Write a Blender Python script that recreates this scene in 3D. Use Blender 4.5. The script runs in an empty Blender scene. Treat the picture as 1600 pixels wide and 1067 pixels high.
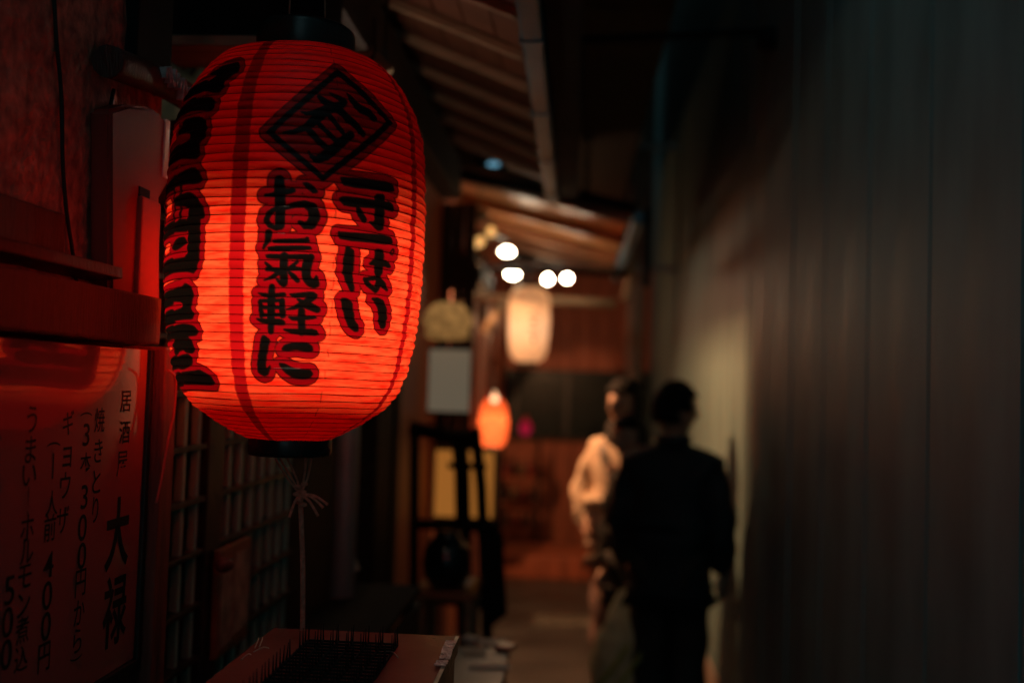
import bpy, bmesh, math, random
import numpy as np
from mathutils import Vector, Matrix
random.seed(7); rng = np.random.default_rng(7)
scene = bpy.context.scene
COL = scene.collection

# ------------------------------------------------------------------ camera, world, exposure
F = 1556.0                                   # focal length in pixels of the 1600 px wide photograph (35 mm lens)
EYE = Vector((0.0, 0.0, 1.65))
a_, p_, r_ = math.radians(3.68), math.radians(2.47), math.radians(1.75)
fw = Vector((-math.sin(a_) * math.cos(p_), math.cos(a_) * math.cos(p_), math.sin(p_)))
rt0 = Vector((math.cos(a_), math.sin(a_), 0)); up0 = rt0.cross(fw)
rt = rt0 * math.cos(r_) + up0 * math.sin(r_)
up = up0 * math.cos(r_) - rt0 * math.sin(r_)
cd = bpy.data.cameras.new('camera'); cam = bpy.data.objects.new('camera', cd); COL.objects.link(cam)
cam.matrix_world = Matrix(((rt.x, up.x, -fw.x, EYE.x), (rt.y, up.y, -fw.y, EYE.y), (rt.z, up.z, -fw.z, EYE.z), (0, 0, 0, 1)))
cd.lens = 35; cd.sensor_width = 36 * 1600 / (1600.0 * 1556 / 1556)
cd.lens = F * 36 / 1600; cd.sensor_width = 36
cd.clip_start = 0.05; cd.clip_end = 600
cd.dof.use_dof = True; cd.dof.focus_distance = 1.47; cd.dof.aperture_fstop = 1.6; cd.dof.aperture_blades = 0
scene.camera = cam
w = bpy.data.worlds.new('World'); scene.world = w; w.use_nodes = True
bgn = w.node_tree.nodes['Background']
bgn.inputs[0].default_value = (0.42, 0.80, 0.86, 1); bgn.inputs[1].default_value = 0.31    # even night-time city sky
scene.view_settings.view_transform = 'Standard'; scene.view_settings.look = 'None'
scene.view_settings.exposure = 0; scene.view_settings.gamma = 1
scene.render.engine = 'CYCLES'
cy = scene.cycles
cy.use_denoising = True; cy.max_bounces = 10; cy.transmission_bounces = 8; cy.diffuse_bounces = 8
cy.sample_clamp_indirect = 6; cy.caustics_reflective = False; cy.caustics_refractive = False

def ray(u, v):
    return (rt * ((u - 800) / F) + up * ((533.5 - v) / F) + fw)
def PD(u, v, d): return EYE + ray(u, v) * d                      # at distance d along the view axis
def PX(u, v, x):
    r = ray(u, v); return EYE + r * ((x - EYE.x) / r.x)
def PY(u, v, y):
    r = ray(u, v); return EYE + r * ((y - EYE.y) / r.y)
def PZ(u, v, z):
    r = ray(u, v); return EYE + r * ((z - EYE.z) / r.z)

def lamp(name, loc, power, col, radius=.03, parent=None):
    l = bpy.data.lights.new(name, 'POINT'); l.energy = power; l.color = col; l.shadow_soft_size = radius
    o = bpy.data.objects.new(name, l); COL.objects.link(o)
    if parent: o.parent = parent; o.location = Vector(loc) - parent.location
    else: o.location = loc
    return o

# ------------------------------------------------------------------ materials
def nodes(name):
    m = bpy.data.materials.new(name); m.use_nodes = True
    nt = m.node_tree; b = nt.nodes['Principled BSDF']; return m, nt, b
def mat(name, col, rough=.6, metal=0.0, var=.35, scale=8.0, stretch=(1, 1, 1), bump=.15, coat=0.0, bscale=None, spec=.5):
    m, nt, b = nodes(name); N = nt.nodes; L = nt.links
    tc = N.new('ShaderNodeTexCoord'); mp = N.new('ShaderNodeMapping'); mp.inputs['Scale'].default_value = stretch
    L.new(tc.outputs['Object'], mp.inputs['Vector'])
    n1 = N.new('ShaderNodeTexNoise'); n1.inputs['Scale'].default_value = scale; n1.inputs['Detail'].default_value = 6
    L.new(mp.outputs[0], n1.inputs['Vector'])
    cr = N.new('ShaderNodeValToRGB')
    cr.color_ramp.elements[0].position = .3; cr.color_ramp.elements[1].position = .7
    cr.color_ramp.elements[0].color = tuple(c * (1 - var) for c in col) + (1,)
    cr.color_ramp.elements[1].color = tuple(min(1, c * (1 + var)) for c in col) + (1,)
    L.new(n1.outputs[0], cr.inputs[0]); L.new(cr.outputs[0], b.inputs['Base Color'])
    b.inputs['Roughness'].default_value = rough; b.inputs['Metallic'].default_value = metal
    b.inputs['Coat Weight'].default_value = coat; b.inputs['Specular IOR Level'].default_value = spec
    mr = N.new('ShaderNodeMapRange'); mr.inputs[3].default_value = max(0, rough - .12); mr.inputs[4].default_value = min(1, rough + .12)
    L.new(n1.outputs[0], mr.inputs[0]); L.new(mr.outputs[0], b.inputs['Roughness'])
    if bump:
        n2 = N.new('ShaderNodeTexNoise'); n2.inputs['Scale'].default_value = bscale or scale * 6; n2.inputs['Detail'].default_value = 5
        L.new(mp.outputs[0], n2.inputs['Vector'])
        bp = N.new('ShaderNodeBump'); bp.inputs['Strength'].default_value = bump; bp.inputs['Distance'].default_value = .01
        L.new(n2.outputs[0], bp.inputs['Height']); L.new(bp.outputs[0], b.inputs['Normal'])
    return m
def emit(name, col, s):
    m, nt, b = nodes(name); b.inputs['Base Color'].default_value = tuple(.4 * c for c in col) + (1,)
    b.inputs['Emission Color'].default_value = col + (1,); b.inputs['Emission Strength'].default_value = s; return m
def paper(name, col, var=.2, scale=30, share=.8):
    m, nt, b = nodes(name); N = nt.nodes; L = nt.links; N.remove(b)
    out = N['Material Output']; t = N.new('ShaderNodeBsdfTranslucent'); d = N.new('ShaderNodeBsdfDiffuse'); mx = N.new('ShaderNodeMixShader')
    tc = N.new('ShaderNodeTexCoord'); n1 = N.new('ShaderNodeTexNoise'); n1.inputs['Scale'].default_value = scale; n1.inputs['Detail'].default_value = 5
    L.new(tc.outputs['Object'], n1.inputs['Vector'])
    cr = N.new('ShaderNodeValToRGB'); cr.color_ramp.elements[0].position = .3; cr.color_ramp.elements[1].position = .7
    cr.color_ramp.elements[0].color = tuple(c * (1 - var) for c in col) + (1,); cr.color_ramp.elements[1].color = tuple(min(1, c * (1 + var)) for c in col) + (1,)
    L.new(n1.outputs[0], cr.inputs[0]); L.new(cr.outputs[0], t.inputs[0]); L.new(cr.outputs[0], d.inputs[0])
    mx.inputs[0].default_value = share; L.new(d.outputs[0], mx.inputs[1]); L.new(t.outputs[0], mx.inputs[2]); L.new(mx.outputs[0], out.inputs[0])
    return m
M = {}
M['asphalt'] = mat('asphalt', (.055, .05, .045), .36, var=.4, scale=3, bump=.4, bscale=90)
M['siding'] = mat('siding', (.15, .25, .25), .55, var=.26, scale=4, stretch=(1, 1.6, .45), bump=.10, bscale=160)
M['concrete'] = mat('concrete', (.27, .21, .17), .8, var=.3, scale=4, bump=.4)
M['pale_concrete'] = mat('pale_concrete', (.14, .125, .10), .7, var=.3, scale=6, bump=.3)
M['stucco'] = mat('stucco', (.70, .24, .17), .8, var=.5, scale=48, stretch=(1, 1, .8), bump=1.0, bscale=60)
M['dark_wood'] = mat('dark_wood', (.045, .028, .02), .65, spec=.25, var=.5, scale=6, stretch=(6, 1, 6), bump=.3)
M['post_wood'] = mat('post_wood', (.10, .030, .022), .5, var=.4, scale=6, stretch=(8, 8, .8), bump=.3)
M['lit_post'] = mat('lit_post', (.24, .06, .04), .5, var=.4, scale=6, stretch=(8, 8, .8), bump=.3)  # post wood lightened, the lantern's red glow put into its colour
M['red_wood'] = mat('red_wood', (.42, .105, .045), .55, var=.4, scale=5, stretch=(5, 5, .6), bump=.2)
M['brown_wood'] = mat('brown_wood', (.30, .13, .06), .36, var=.45, scale=4, stretch=(.8, 9, 3), bump=.3)
M['rafter_wood'] = mat('rafter_wood', (.42, .27, .17), .6, var=.35, scale=5, stretch=(1, 8, 8), bump=.3)
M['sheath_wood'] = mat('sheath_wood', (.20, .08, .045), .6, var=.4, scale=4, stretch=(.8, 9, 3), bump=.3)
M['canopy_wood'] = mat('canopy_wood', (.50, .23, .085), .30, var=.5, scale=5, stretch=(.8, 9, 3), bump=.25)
M['tan_wood'] = mat('tan_wood', (.40, .27, .16), .6, var=.35, scale=5, stretch=(1, 6, 6), bump=.2)
M['black'] = mat('black', (.010, .011, .011), .8, spec=.2, var=.3, bump=.05)
M['gloss_black'] = mat('gloss_black', (.01, .012, .012), .16, var=.2, bump=.02, coat=.5)
M['cap_black'] = mat('cap_black', (.012, .016, .017), .3, var=.3, bump=.05)
M['gutter'] = mat('gutter', (.13, .27, .36), .42, metal=.35, var=.25, scale=6, stretch=(1, .5, 1), bump=.1)
M['grey_metal'] = mat('grey_metal', (.30, .31, .30), .45, metal=.3, var=.2, bump=.05)
M['lattice'] = mat('lattice', (.30, .72, .63), .4, metal=.2, var=.15, bump=.05)
M['dark_glass'] = mat('dark_glass', (.008, .016, .015), .3, spec=.15, var=.2, bump=.02)
M['pipe_paint'] = mat('pipe_paint', (.40, .05, .04), .55, spec=.2, var=.12, scale=4, bump=.04)
M['sticker'] = mat('sticker', (.85, .85, .84), .4, var=.08, bump=.02)
M['box_paint'] = mat('box_paint', (.36, .095, .065), .20, var=.22, scale=5, bump=.06, bscale=40)
M['trim_metal'] = mat('trim_metal', (.55, .47, .38), .3, metal=.7, var=.25, bump=.1)
M['tape'] = mat('tape', (.55, .50, .44), .3, var=.5, scale=60, bump=.9, bscale=90)
M['twine'] = mat('twine', (.80, .34, .24), .8, var=.3, scale=120, bump=.6, bscale=400)
M['vinyl_cord'] = mat('vinyl_cord', (.6, .10, .07), .4, var=.1, bump=.05)
M['cable'] = mat('cable', (.012, .012, .012), .45, var=.2, bump=.05)
M['ink'] = mat('ink', (.012, .012, .012), .55, var=.2, bump=0)
M['wire'] = mat('wire', (.05, .012, .008), .5, var=.2, bump=0)
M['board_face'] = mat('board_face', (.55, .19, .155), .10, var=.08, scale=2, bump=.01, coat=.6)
M['frame_black'] = mat('frame_black', (.02, .016, .014), .4, var=.3, bump=.1)
M['sign_glow'] = emit('sign_glow', (1.0, .82, .55), .10)  # faint emission added so the pale sign shows without a lamp
M['pale_sign'] = mat('pale_sign', (.62, .60, .52), .6, var=.1, bump=.03)
M['flyer'] = mat('flyer', (.42, .32, .24), .6, var=.5, scale=22, bump=.05)
M['white_paper'] = mat('white_paper', (.7, .68, .62), .6, var=.2, scale=30, bump=.05)
M['skin'] = mat('skin', (.46, .26, .17), .5, var=.1, scale=30, bump=.05)
M['hair'] = mat('hair', (.009, .007, .006), .7, var=.4, scale=60, stretch=(4, 4, .5), bump=.5, spec=.15)
M['navy'] = mat('navy', (.007, .010, .013), .75, var=.3, scale=20, bump=.3)
M['trousers'] = mat('trousers', (.020, .016, .013), .8, var=.3, scale=20, bump=.3)
M['beige_coat'] = mat('beige_coat', (.66, .50, .35), .8, var=.18, scale=10, bump=.5, bscale=30)
M['scarf'] = mat('scarf', (.014, .011, .009), .9, var=.4, scale=30, bump=.7)
M['pink_cloth'] = mat('pink_cloth', (.34, .22, .19), .8, var=.2, scale=20, bump=.3)
M['shoe'] = mat('shoe', (.02, .018, .016), .4, var=.3, bump=.1)
M['strap'] = mat('strap', (.03, .022, .018), .6, var=.3, bump=.2)
M['bag'] = paper('bag', (.52, .56, .46), .3, 12, .45)
M['bag_stripe'] = mat('bag_stripe', (.42, .38, .08), .4, var=.15, bump=.1)
M['rattan_paper'] = paper('rattan_paper', (.42, .30, .16), .5, 25, .6)
M['rattan'] = mat('rattan', (.30, .22, .12), .7, var=.4, scale=16, stretch=(1, 1, 6), bump=.6)
M['red_plastic'] = mat('red_plastic', (.32, .03, .03), .35, var=.3, bump=.05)
M['magenta'] = mat('magenta', (.6, .03, .14), .4, var=.1, bump=.05)
M['pale_tape'] = mat('pale_tape', (.5, .5, .5), .6, var=.5, scale=45, bump=.8, bscale=70)
M['plaster'] = mat('plaster', (.42, .36, .22), .8, var=.5, scale=7, bump=.4)
M['white_paper_shell'] = paper('white_paper_shell', (.80, .66, .48), .06, 12)
M['red_paper_shell'] = paper('red_paper_shell', (.85, .20, .07), .1, 12)
M['pink_paper_shell'] = paper('pink_paper_shell', (.75, .05, .20), .1, 12)
M['amber_panel'] = emit('amber_panel', (1.0, .36, .06), .28)
M['bulb'] = emit('bulb', (1.0, .80, .55), 46.0)
M['eave_bulb'] = emit('eave_bulb', (1.0, .74, .54), 6.0)
M['cream_paper'] = paper('cream_paper', (.9, .62, .42), .15, 20, .6)
M['warm_bulb'] = emit('warm_bulb', (1.0, .58, .30), 2.2)
M['fill_bulb'] = emit('fill_bulb', (1.0, .55, .27), 5.0)
M['amber_bulb'] = emit('amber_bulb', (1.0, .50, .14), 1.1)
M['blue_spot'] = emit('blue_spot', (.25, .62, .85), .55)

# ------------------------------------------------------------------ mesh helpers
def add_box(bm, lo, hi, rot=None, bevel=0.0, piv=None):
    lo = Vector(lo); hi = Vector(hi); c = (lo + hi) / 2; s = hi - lo
    t = bmesh.new(); bmesh.ops.create_cube(t, size=1.0)
    for v in t.verts: v.co = Vector((v.co.x * s.x, v.co.y * s.y, v.co.z * s.z))
    if bevel: bmesh.ops.bevel(t, geom=t.edges[:], offset=bevel, segments=2, affect='EDGES', profile=.6)
    for v in t.verts:
        q = v.co.copy()
        if rot is not None: q = rot @ q
        v.co = q + c
    merge(bm, t)
def merge(bm, t):
    t.verts.ensure_lookup_table(); n = [bm.verts.new(v.co) for v in t.verts]
    t.verts.index_update()
    for f in t.faces:
        try: nf = bm.faces.new([n[v.index] for v in f.verts]); nf.smooth = f.smooth
        except ValueError: pass
    t.free()
def add_tube(bm, pts, rad, seg=8, cap=True):
    pts = [Vector(p) for p in pts]; k = len(pts)
    rad = [rad] * k if not isinstance(rad, (list, tuple)) else rad
    rings = []; prev = None
    for i, p in enumerate(pts):
        t = (pts[min(i + 1, k - 1)] - pts[max(i - 1, 0)]).normalized()
        if prev is None:
            ref = Vector((0, 0, 1)) if abs(t.z) < .9 else Vector((1, 0, 0)); n = t.cross(ref).normalized()
        else: n = (prev - t * prev.dot(t)).normalized()
        prev = n; b = t.cross(n)
        rings.append([bm.verts.new(p + (n * math.cos(2 * math.pi * j / seg) + b * math.sin(2 * math.pi * j / seg)) * rad[i]) for j in range(seg)])
    for i in range(k - 1):
        for j in range(seg):
            f = bm.faces.new((rings[i][j], rings[i][(j + 1) % seg], rings[i + 1][(j + 1) % seg], rings[i + 1][j])); f.smooth = True
    if cap and k > 1:
        bm.faces.new(rings[0][::-1]); bm.faces.new(rings[-1])
def add_lathe(bm, c, prof, n=32, smooth=True, close=False):
    c = Vector(c); rings = []
    for r, z in prof:
        if r < 1e-6: rings.append([bm.verts.new(c + Vector((0, 0, z)))])
        else: rings.append([bm.verts.new(c + Vector((r * math.cos(2 * math.pi * j / n), r * math.sin(2 * math.pi * j / n), z))) for j in range(n)])
    for A, B in zip(rings, rings[1:]):
        for j in range(n):
            q = (A[j % len(A)], A[(j + 1) % len(A)], B[(j + 1) % len(B)], B[j % len(B)])
            u = []
            for x in q:
                if x not in u: u.append(x)
            if len(u) > 2:
                f = bm.faces.new(u); f.smooth = smooth
def add_ball(bm, c, r, sub=2, sc=(1, 1, 1)):
    t = bmesh.new(); bmesh.ops.create_icosphere(t, subdivisions=sub, radius=r)
    for v in t.verts: v.co = Vector((v.co.x * sc[0], v.co.y * sc[1], v.co.z * sc[2])) + Vector(c)
    for f in t.faces: f.smooth = True
    merge(bm, t)
def spline(pts, n=8):
    pts = [Vector(p) for p in pts]; out = []
    for i in range(len(pts) - 1):
        p0, p1, p2, p3 = pts[max(i - 1, 0)], pts[i], pts[i + 1], pts[min(i + 2, len(pts) - 1)]
        for k in range(n):
            t = k / n
            out.append(.5 * ((2 * p1) + (p2 - p0) * t + (2 * p0 - 5 * p1 + 4 * p2 - p3) * t * t + (3 * p1 - p0 - 3 * p2 + p3) * t ** 3))
    out.append(pts[-1]); return out

def empty(name, loc, label, cat, group=None):
    o = bpy.data.objects.new(name, None); COL.objects.link(o); o.location = loc; o.empty_display_size = .1
    o['label'] = label; o['category'] = cat
    if group: o['group'] = group
    return o
def wloc(o):
    v = Vector((0, 0, 0))
    while o is not None: v += o.location; o = o.parent
    return v
def link(name, me, m, parent=None, label=None, origin=None):
    """me is in world coordinates; it is moved to the parent's (or its own) origin."""
    o = bpy.data.objects.new(name, me); COL.objects.link(o)
    if m is not None: me.materials.append(m)
    base = wloc(parent) if parent is not None else Vector((0, 0, 0))
    og = Vector(origin) if origin is not None else base
    me.transform(Matrix.Translation(-og)); o.location = og - base; o.parent = parent
    if label: o['label'] = label
    return o
def obj(name, bm, m, parent=None, label=None, origin=None):
    me = bpy.data.meshes.new(name); bmesh.ops.recalc_face_normals(bm, faces=bm.faces[:]); bm.to_mesh(me); bm.free()
    return link(name, me, m, parent, label, origin)
def B(): return bmesh.new()
def boxo(name, lo, hi, m, parent=None, bevel=.003, rot=None, label=None, origin=None):
    bm = B(); add_box(bm, lo, hi, rot, bevel); return obj(name, bm, m, parent, label, origin)
def copyo(o, parent, loc):
    c = o.copy(); COL.objects.link(c); c.parent = parent; c.location = loc; return c
def tag(o, label, cat, group=None):
    o['label'] = label; o['category'] = cat
    if group: o['group'] = group
    return o
def kind(o, k): o['kind'] = k; return o
def thick_strip(bm, pts, across, thick):
    """a ribbon along pts, 'across' wide vector, with thickness vector"""
    A = []
    for p in pts:
        p = Vector(p); A.append([bm.verts.new(p - across / 2), bm.verts.new(p + across / 2), bm.verts.new(p + across / 2 + thick), bm.verts.new(p - across / 2 + thick)])
    for q, r in zip(A, A[1:]):
        for j in range(4): bm.faces.new((q[j], q[(j + 1) % 4], r[(j + 1) % 4], r[j]))
    bm.faces.new(A[0][::-1]); bm.faces.new(A[-1])

WR, WL = .785, -.72            # faces of the right-hand and left-hand walls

# ------------------------------------------------------------------ setting
bm = B()
N = 24
gx = [-200, -60, -20, -6] + list(np.linspace(-3, 3, N)) + [6, 20, 60, 200]
gy = [-200, -60, -20] + list(np.linspace(-4, 14, 40)) + [20, 60, 200]
vv = [[bm.verts.new((x, y, (random.uniform(-.004, .004) if abs(x) < 3 and -4 < y < 14 else 0))) for y in gy] for x in gx]
for i in range(len(gx) - 1):
    for j in range(len(gy) - 1): bm.faces.new((vv[i][j], vv[i + 1][j], vv[i + 1][j + 1], vv[i][j + 1]))
kind(obj('ground', bm, M['asphalt']), 'structure')

# right-hand wall of steel siding: panels with a shallow fold, on a concrete footing
siding = empty('siding_wall', (WR, 4, 0), 'tall grey steel siding wall with vertical seams along the alley', 'wall')
pitch = .47; y0 = 1.81 - 17 * pitch
prof = [(.000, .024), (.004, .0), (pitch - .016, .0), (pitch - .013, .024), (pitch - .013, .03), (0, .03)]
bm = B()
lo_ = [bm.verts.new((WR + x, y0 + y, .16)) for y, x in prof]; hi_ = [bm.verts.new((WR + x, y0 + y, 10.0)) for y, x in prof]
for j in range(len(prof)):
    k = (j + 1) % len(prof); bm.faces.new((lo_[j], lo_[k], hi_[k], hi_[j]))
bm.faces.new(lo_[::-1]); bm.faces.new(hi_)
p0 = obj('panel', bm, M['siding'], siding)
for i in range(1, 38): copyo(p0, siding, p0.location + Vector((random.uniform(-.0015, .0015), i * pitch, 0)))
boxo('footing', (WR - .012, y0, -.2), (WR + .1, y0 + 38 * pitch, .158), M['concrete'], siding, .006)
boxo('backing', (WR + .031, y0, .159), (WR + .1, y0 + 38 * pitch, 10), M['dark_wood'], siding, 0)

# left building
house = empty('timber_shop', (WL, 2, 0), 'old timber and stucco shop front on the left, dark lattice window below the ledge', 'building')
bm = B()
ns, nz = 46, 60
grid = [[bm.verts.new((WL + random.uniform(-.0035, .0035), -.58 + 2.14 * i / ns, 1.72 + 1.85 * j / nz)) for j in range(nz + 1)] for i in range(ns + 1)]
for i in range(ns):
    for j in range(nz):
        f = bm.faces.new((grid[i][j], grid[i + 1][j], grid[i + 1][j + 1], grid[i][j + 1])); f.smooth = True
add_box(bm, (WL - .15, -.5, 1.70), (WL - .006, 1.66, 3.59))
obj('stucco_wall', bm, M['stucco'], house)
boxo('upper_wall', (WL - .2, 1.661, 2.78), (WL - .05, 10.5, 3.59), M['dark_wood'], house, 0)
boxo('rear_wall', (-2.6, -.5, -.1), (-2.4, 10.5, 3.59), M['dark_wood'], house, 0)
boxo('roof', (-2.6, -.5, 3.6), (WL + .02, 10.5, 3.7), M['dark_wood'], house, .01)
boxo('lower_wall', (WL - .15, -.5, -.1), (WL - .03, 1.70, 1.70), M['dark_wood'], house, 0)
boxo('sill_wall', (WL - .15, 1.70, -.1), (WL - .01, 2.62, .78), M['dark_wood'], house, .004)
boxo('side_wall', (WL - .15, 2.62, -.1), (WL - .04, 3.50, 2.12), M['dark_wood'], house, 0)
boxo('lintel', (WL - .13, 1.665, 1.96), (WL + .02, 2.62, 2.09), M['dark_wood'], house, .004)
# rail beam, ledge and small board of the near front
yb = PX(250, 540, WL + .07).y
boxo('rail', (WL - .01, .6, 1.695), (WL + .07, yb, 1.768), M['post_wood'], house, .004)
boxo('ledge', (WL - .005, .6, 1.785), (WL + .05, PX(190, 480, WL + .05).y, 1.802), M['post_wood'], house, .003, rot=Matrix.Rotation(math.radians(-6), 3, 'Y'))
boxo('board', (WL - .004, .6, 1.81), (WL + .014, PX(95, 420, WL + .01).y, 1.865), M['post_wood'], house, .003)
pa = PX(250, 800, WL + .05)
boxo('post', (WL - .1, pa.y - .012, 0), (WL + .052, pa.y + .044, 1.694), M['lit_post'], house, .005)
pb = PX(228, 60, WL)
boxo('post', (WL - .08, pb.y - .075, 2.12), (WL + .02, pb.y + .06, 3.2), M['black'], house, .005)
boxo('post', (WL - .08, 3.50, 0), (WL + .03, 3.78, 2.72), M['dark_wood'], house, .006)
boxo('post', (WL - .08, 4.02, 0), (WL + .0, 4.12, 2.72), M['dark_wood'], house, .006)
boxo('plank', (WL - .06, 3.782, 0), (WL - .015, 4.018, 2.5), M['dark_wood'], house, .004)
# lattice window
win = boxo('window', (WL - .06, 1.655, .78), (WL - .05, 2.618, 1.958), M['dark_glass'], house, 0)
W0, W1 = 1.66, 2.612
def vbar(y, wd, m):
    return boxo('bar', (WL - .035, y - wd / 2, .80), (WL - .018, y + wd / 2, 1.955), m, win, .003)
bars_y = [PX(u, 800, WL - .02).y for u in (284, 306)]
dd = bars_y[1] - bars_y[0]
ys = [bars_y[0] - 2 * dd, bars_y[0] - dd, bars_y[0], bars_y[1], PX(356, 800, WL - .02).y, PX(374, 800, WL - .02).y, PX(392, 800, WL - .02).y, PX(392, 800, WL - .02).y + .075, PX(392, 800, WL - .02).y + .15, PX(392, 800, WL - .02).y + .225, PX(392, 800, WL - .02).y + .30]
vb = vbar(ys[1], .017, M['lattice'])
for y in ys[2:]:
    if y < W1: copyo(vb, win, vb.location + Vector((0, y - ys[1], 0)))
boxo('stile', (WL - .045, PX(321, 800, WL - .01).y, .79), (WL - .008, PX(346, 800, WL - .01).y, 1.957), M['frame_black'], win, .003)
hz0 = PX(281, 791, WL - .01).z
hb = boxo('crossbar', (WL - .034, W0, hz0 - .006), (WL - .011, W1, hz0 + .006), M['frame_black'], win, .002)
for k in range(-6, 12):
    z = hz0 + k * .1045
    if k and .8 < z < 1.95: copyo(hb, win, hb.location + Vector((0, 0, z - hz0)))

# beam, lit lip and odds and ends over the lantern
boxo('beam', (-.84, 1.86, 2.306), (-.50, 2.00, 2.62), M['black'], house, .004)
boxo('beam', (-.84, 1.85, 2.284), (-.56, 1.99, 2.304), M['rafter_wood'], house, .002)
boxo('beam', (-.60, 2.02, 2.44), (-.515, 4.25, 2.60), M['dark_wood'], house, .005)

# near awning: rafters over a board sheet, sloping down to a gutter
def awning(name, y_a, y_b, xg, zg, xl, slope, step, label, rw, rd, sheet_m, raft_m, gut, lines=True):
    t = empty(name, (xl, (y_a + y_b) / 2, zg), label, 'awning', None)
    zz = lambda x: zg + (xg - x) * slope
    ang = math.atan(slope)
    def slab(x0, x1, ya, yb, off, th, nm, m):
        bm = B(); n = Vector((math.sin(ang), 0, math.cos(ang)))
        P = [Vector((x0, ya, zz(x0))), Vector((x1, ya, zz(x1))), Vector((x1, yb, zz(x1))), Vector((x0, yb, zz(x0)))]
        lo = [bm.verts.new(p + n * off) for p in P]; hi = [bm.verts.new(p + n * (off + th)) for p in P]
        bm.faces.new(lo[::-1]); bm.faces.new(hi)
        for j in range(4): bm.faces.new((lo[j], lo[(j + 1) % 4], hi[(j + 1) % 4], hi[j]))
        bmesh.ops.bevel(bm, geom=bm.edges[:], offset=.002, segments=1, affect='EDGES')
        return obj(nm, bm, m, t)
    # sheathing: separate boards running along the eaves
    xs = np.linspace(xl, xg - .005, 6)
    for i in range(5): slab(xs[i] + .0015, xs[i + 1] - .0015, y_a, y_b, random.uniform(0, .003), .014, 'board', sheet_m)
    slab(xl - .05, xg + .02, y_a - .02, y_b + .02, .022, .012, 'roof_sheet', M['black'])
    r0 = None; k = 0; y = y_a + .05
    while y < y_b:
        if r0 is None: r0 = slab(xl, xg - .006, y, y + rw, -rd, rd - .001, 'rafter', raft_m)
        else: copyo(r0, t, r0.location + Vector((0, y - (y_a + .05), random.uniform(-.002, .002))))
        y += step
    boxo('gutter', (xg - .002, y_a - .05, zg - .075), (xg + .05, y_b + .02, zg - .01), M['gutter'], t, .008)
    if lines:
        for y in np.arange(y_a + .3, y_b, .62): boxo('gutter_clip', (xg - .006, y, zg - .079), (xg + .053, y + .022, zg - .006), M['gutter'], t, .003)
    return t
aw1 = awning('timber_awning', 1.35, 4.25, -.145, 2.52, -.56, .40, .29, 'near sloping timber awning with thin rafters and a grey gutter, above the red lantern', .020, .026, M['sheath_wood'], M['rafter_wood'], True)
boxo('fascia', (-.092, 1.3, 2.47), (-.005, 4.3, 2.86), M['black'], aw1, .004)
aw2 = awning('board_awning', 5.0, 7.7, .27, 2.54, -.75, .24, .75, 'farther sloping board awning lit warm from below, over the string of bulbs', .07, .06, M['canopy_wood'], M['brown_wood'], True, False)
boxo('end_frame', (.325, 4.98, 2.16), (.36, 5.04, 2.55), M['black'], aw2, .004)
boxo('end_frame', (-.75, 4.95, 2.52 + .24), (-.70, 5.0, 2.82), M['black'], aw2, .004)
bm = B(); add_tube(bm, [PY(690, 268, 4.97), PY(990, 326, 4.97)], .028, 6); obj('verge', bm, M['black'], aw2)
bm = B(); add_tube(bm, [PY(700, 462, 7.0), PY(962, 474, 7.0)], .034, 6); obj('tie_beam', bm, M['tan_wood'], aw2)
bm = B(); add_tube(bm, [PY(975, 470, 7.0), PY(990, 400, 7.0)], .03, 6); obj('strut', bm, M['tan_wood'], aw2)
bm = B(); add_tube(bm, [PY(755, 520, 7.0), PY(790, 466, 7.0)], .03, 6); obj('strut', bm, M['tan_wood'], aw2)
bm = B(); add_tube(bm, [PY(700, 417, 6.0), PY(985, 428, 6.0)], .022, 6); obj('cross_rod', bm, M['black'], aw2)

# far front that closes the alley
far = empty('red_shop', (0, 10.6, 0), 'far red brown shop front with a wide dark window at the alley end', 'building')
YF = 10.6
x0 = -2.0
boxo('upper_wall', (-2.4, YF + .06, 2.9), (2.4, YF + .3, 6), M['dark_wood'], far, 0)
bw = .2
b0 = None
zt, zs = PY(880, 578, YF).z, PY(880, 686, YF).z
i = 0; x = -2.2
while x < 1.4:
    if b0 is None:
        b0 = boxo('plank', (x, YF, zt), (x + bw - .012, YF + .05, 2.95), M['red_wood'], far, .004); b1 = boxo('plank', (x, YF, -.05), (x + bw - .012, YF + .05, zs), M['red_wood'], far, .004)
    else:
        copyo(b0, far, b0.location + Vector((i * bw, random.uniform(-.006, .006), 0))); copyo(b1, far, b1.location + Vector((i * bw, random.uniform(-.006, .006), 0)))
    i += 1; x += bw
wf = boxo('window', (-2.2, YF + .04, zs), (1.4, YF + .055, zt), M['dark_glass'], far, 0)
for x in (-.65, -.1, .4, .9): boxo('mullion', (x, YF - .005, zs + .002), (x + .045, YF + .039, zt - .002), M['frame_black'], wf, .003)
boxo('sill', (-2.2, YF - .03, zs - .02), (1.4, YF - .0005, zs + .03), M['dark_wood'], far, .004)
boxo('end_wall', (-2.2, YF + .051, -.1), (1.4, YF + .12, 3), M['dark_wood'], far, 0)
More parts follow.
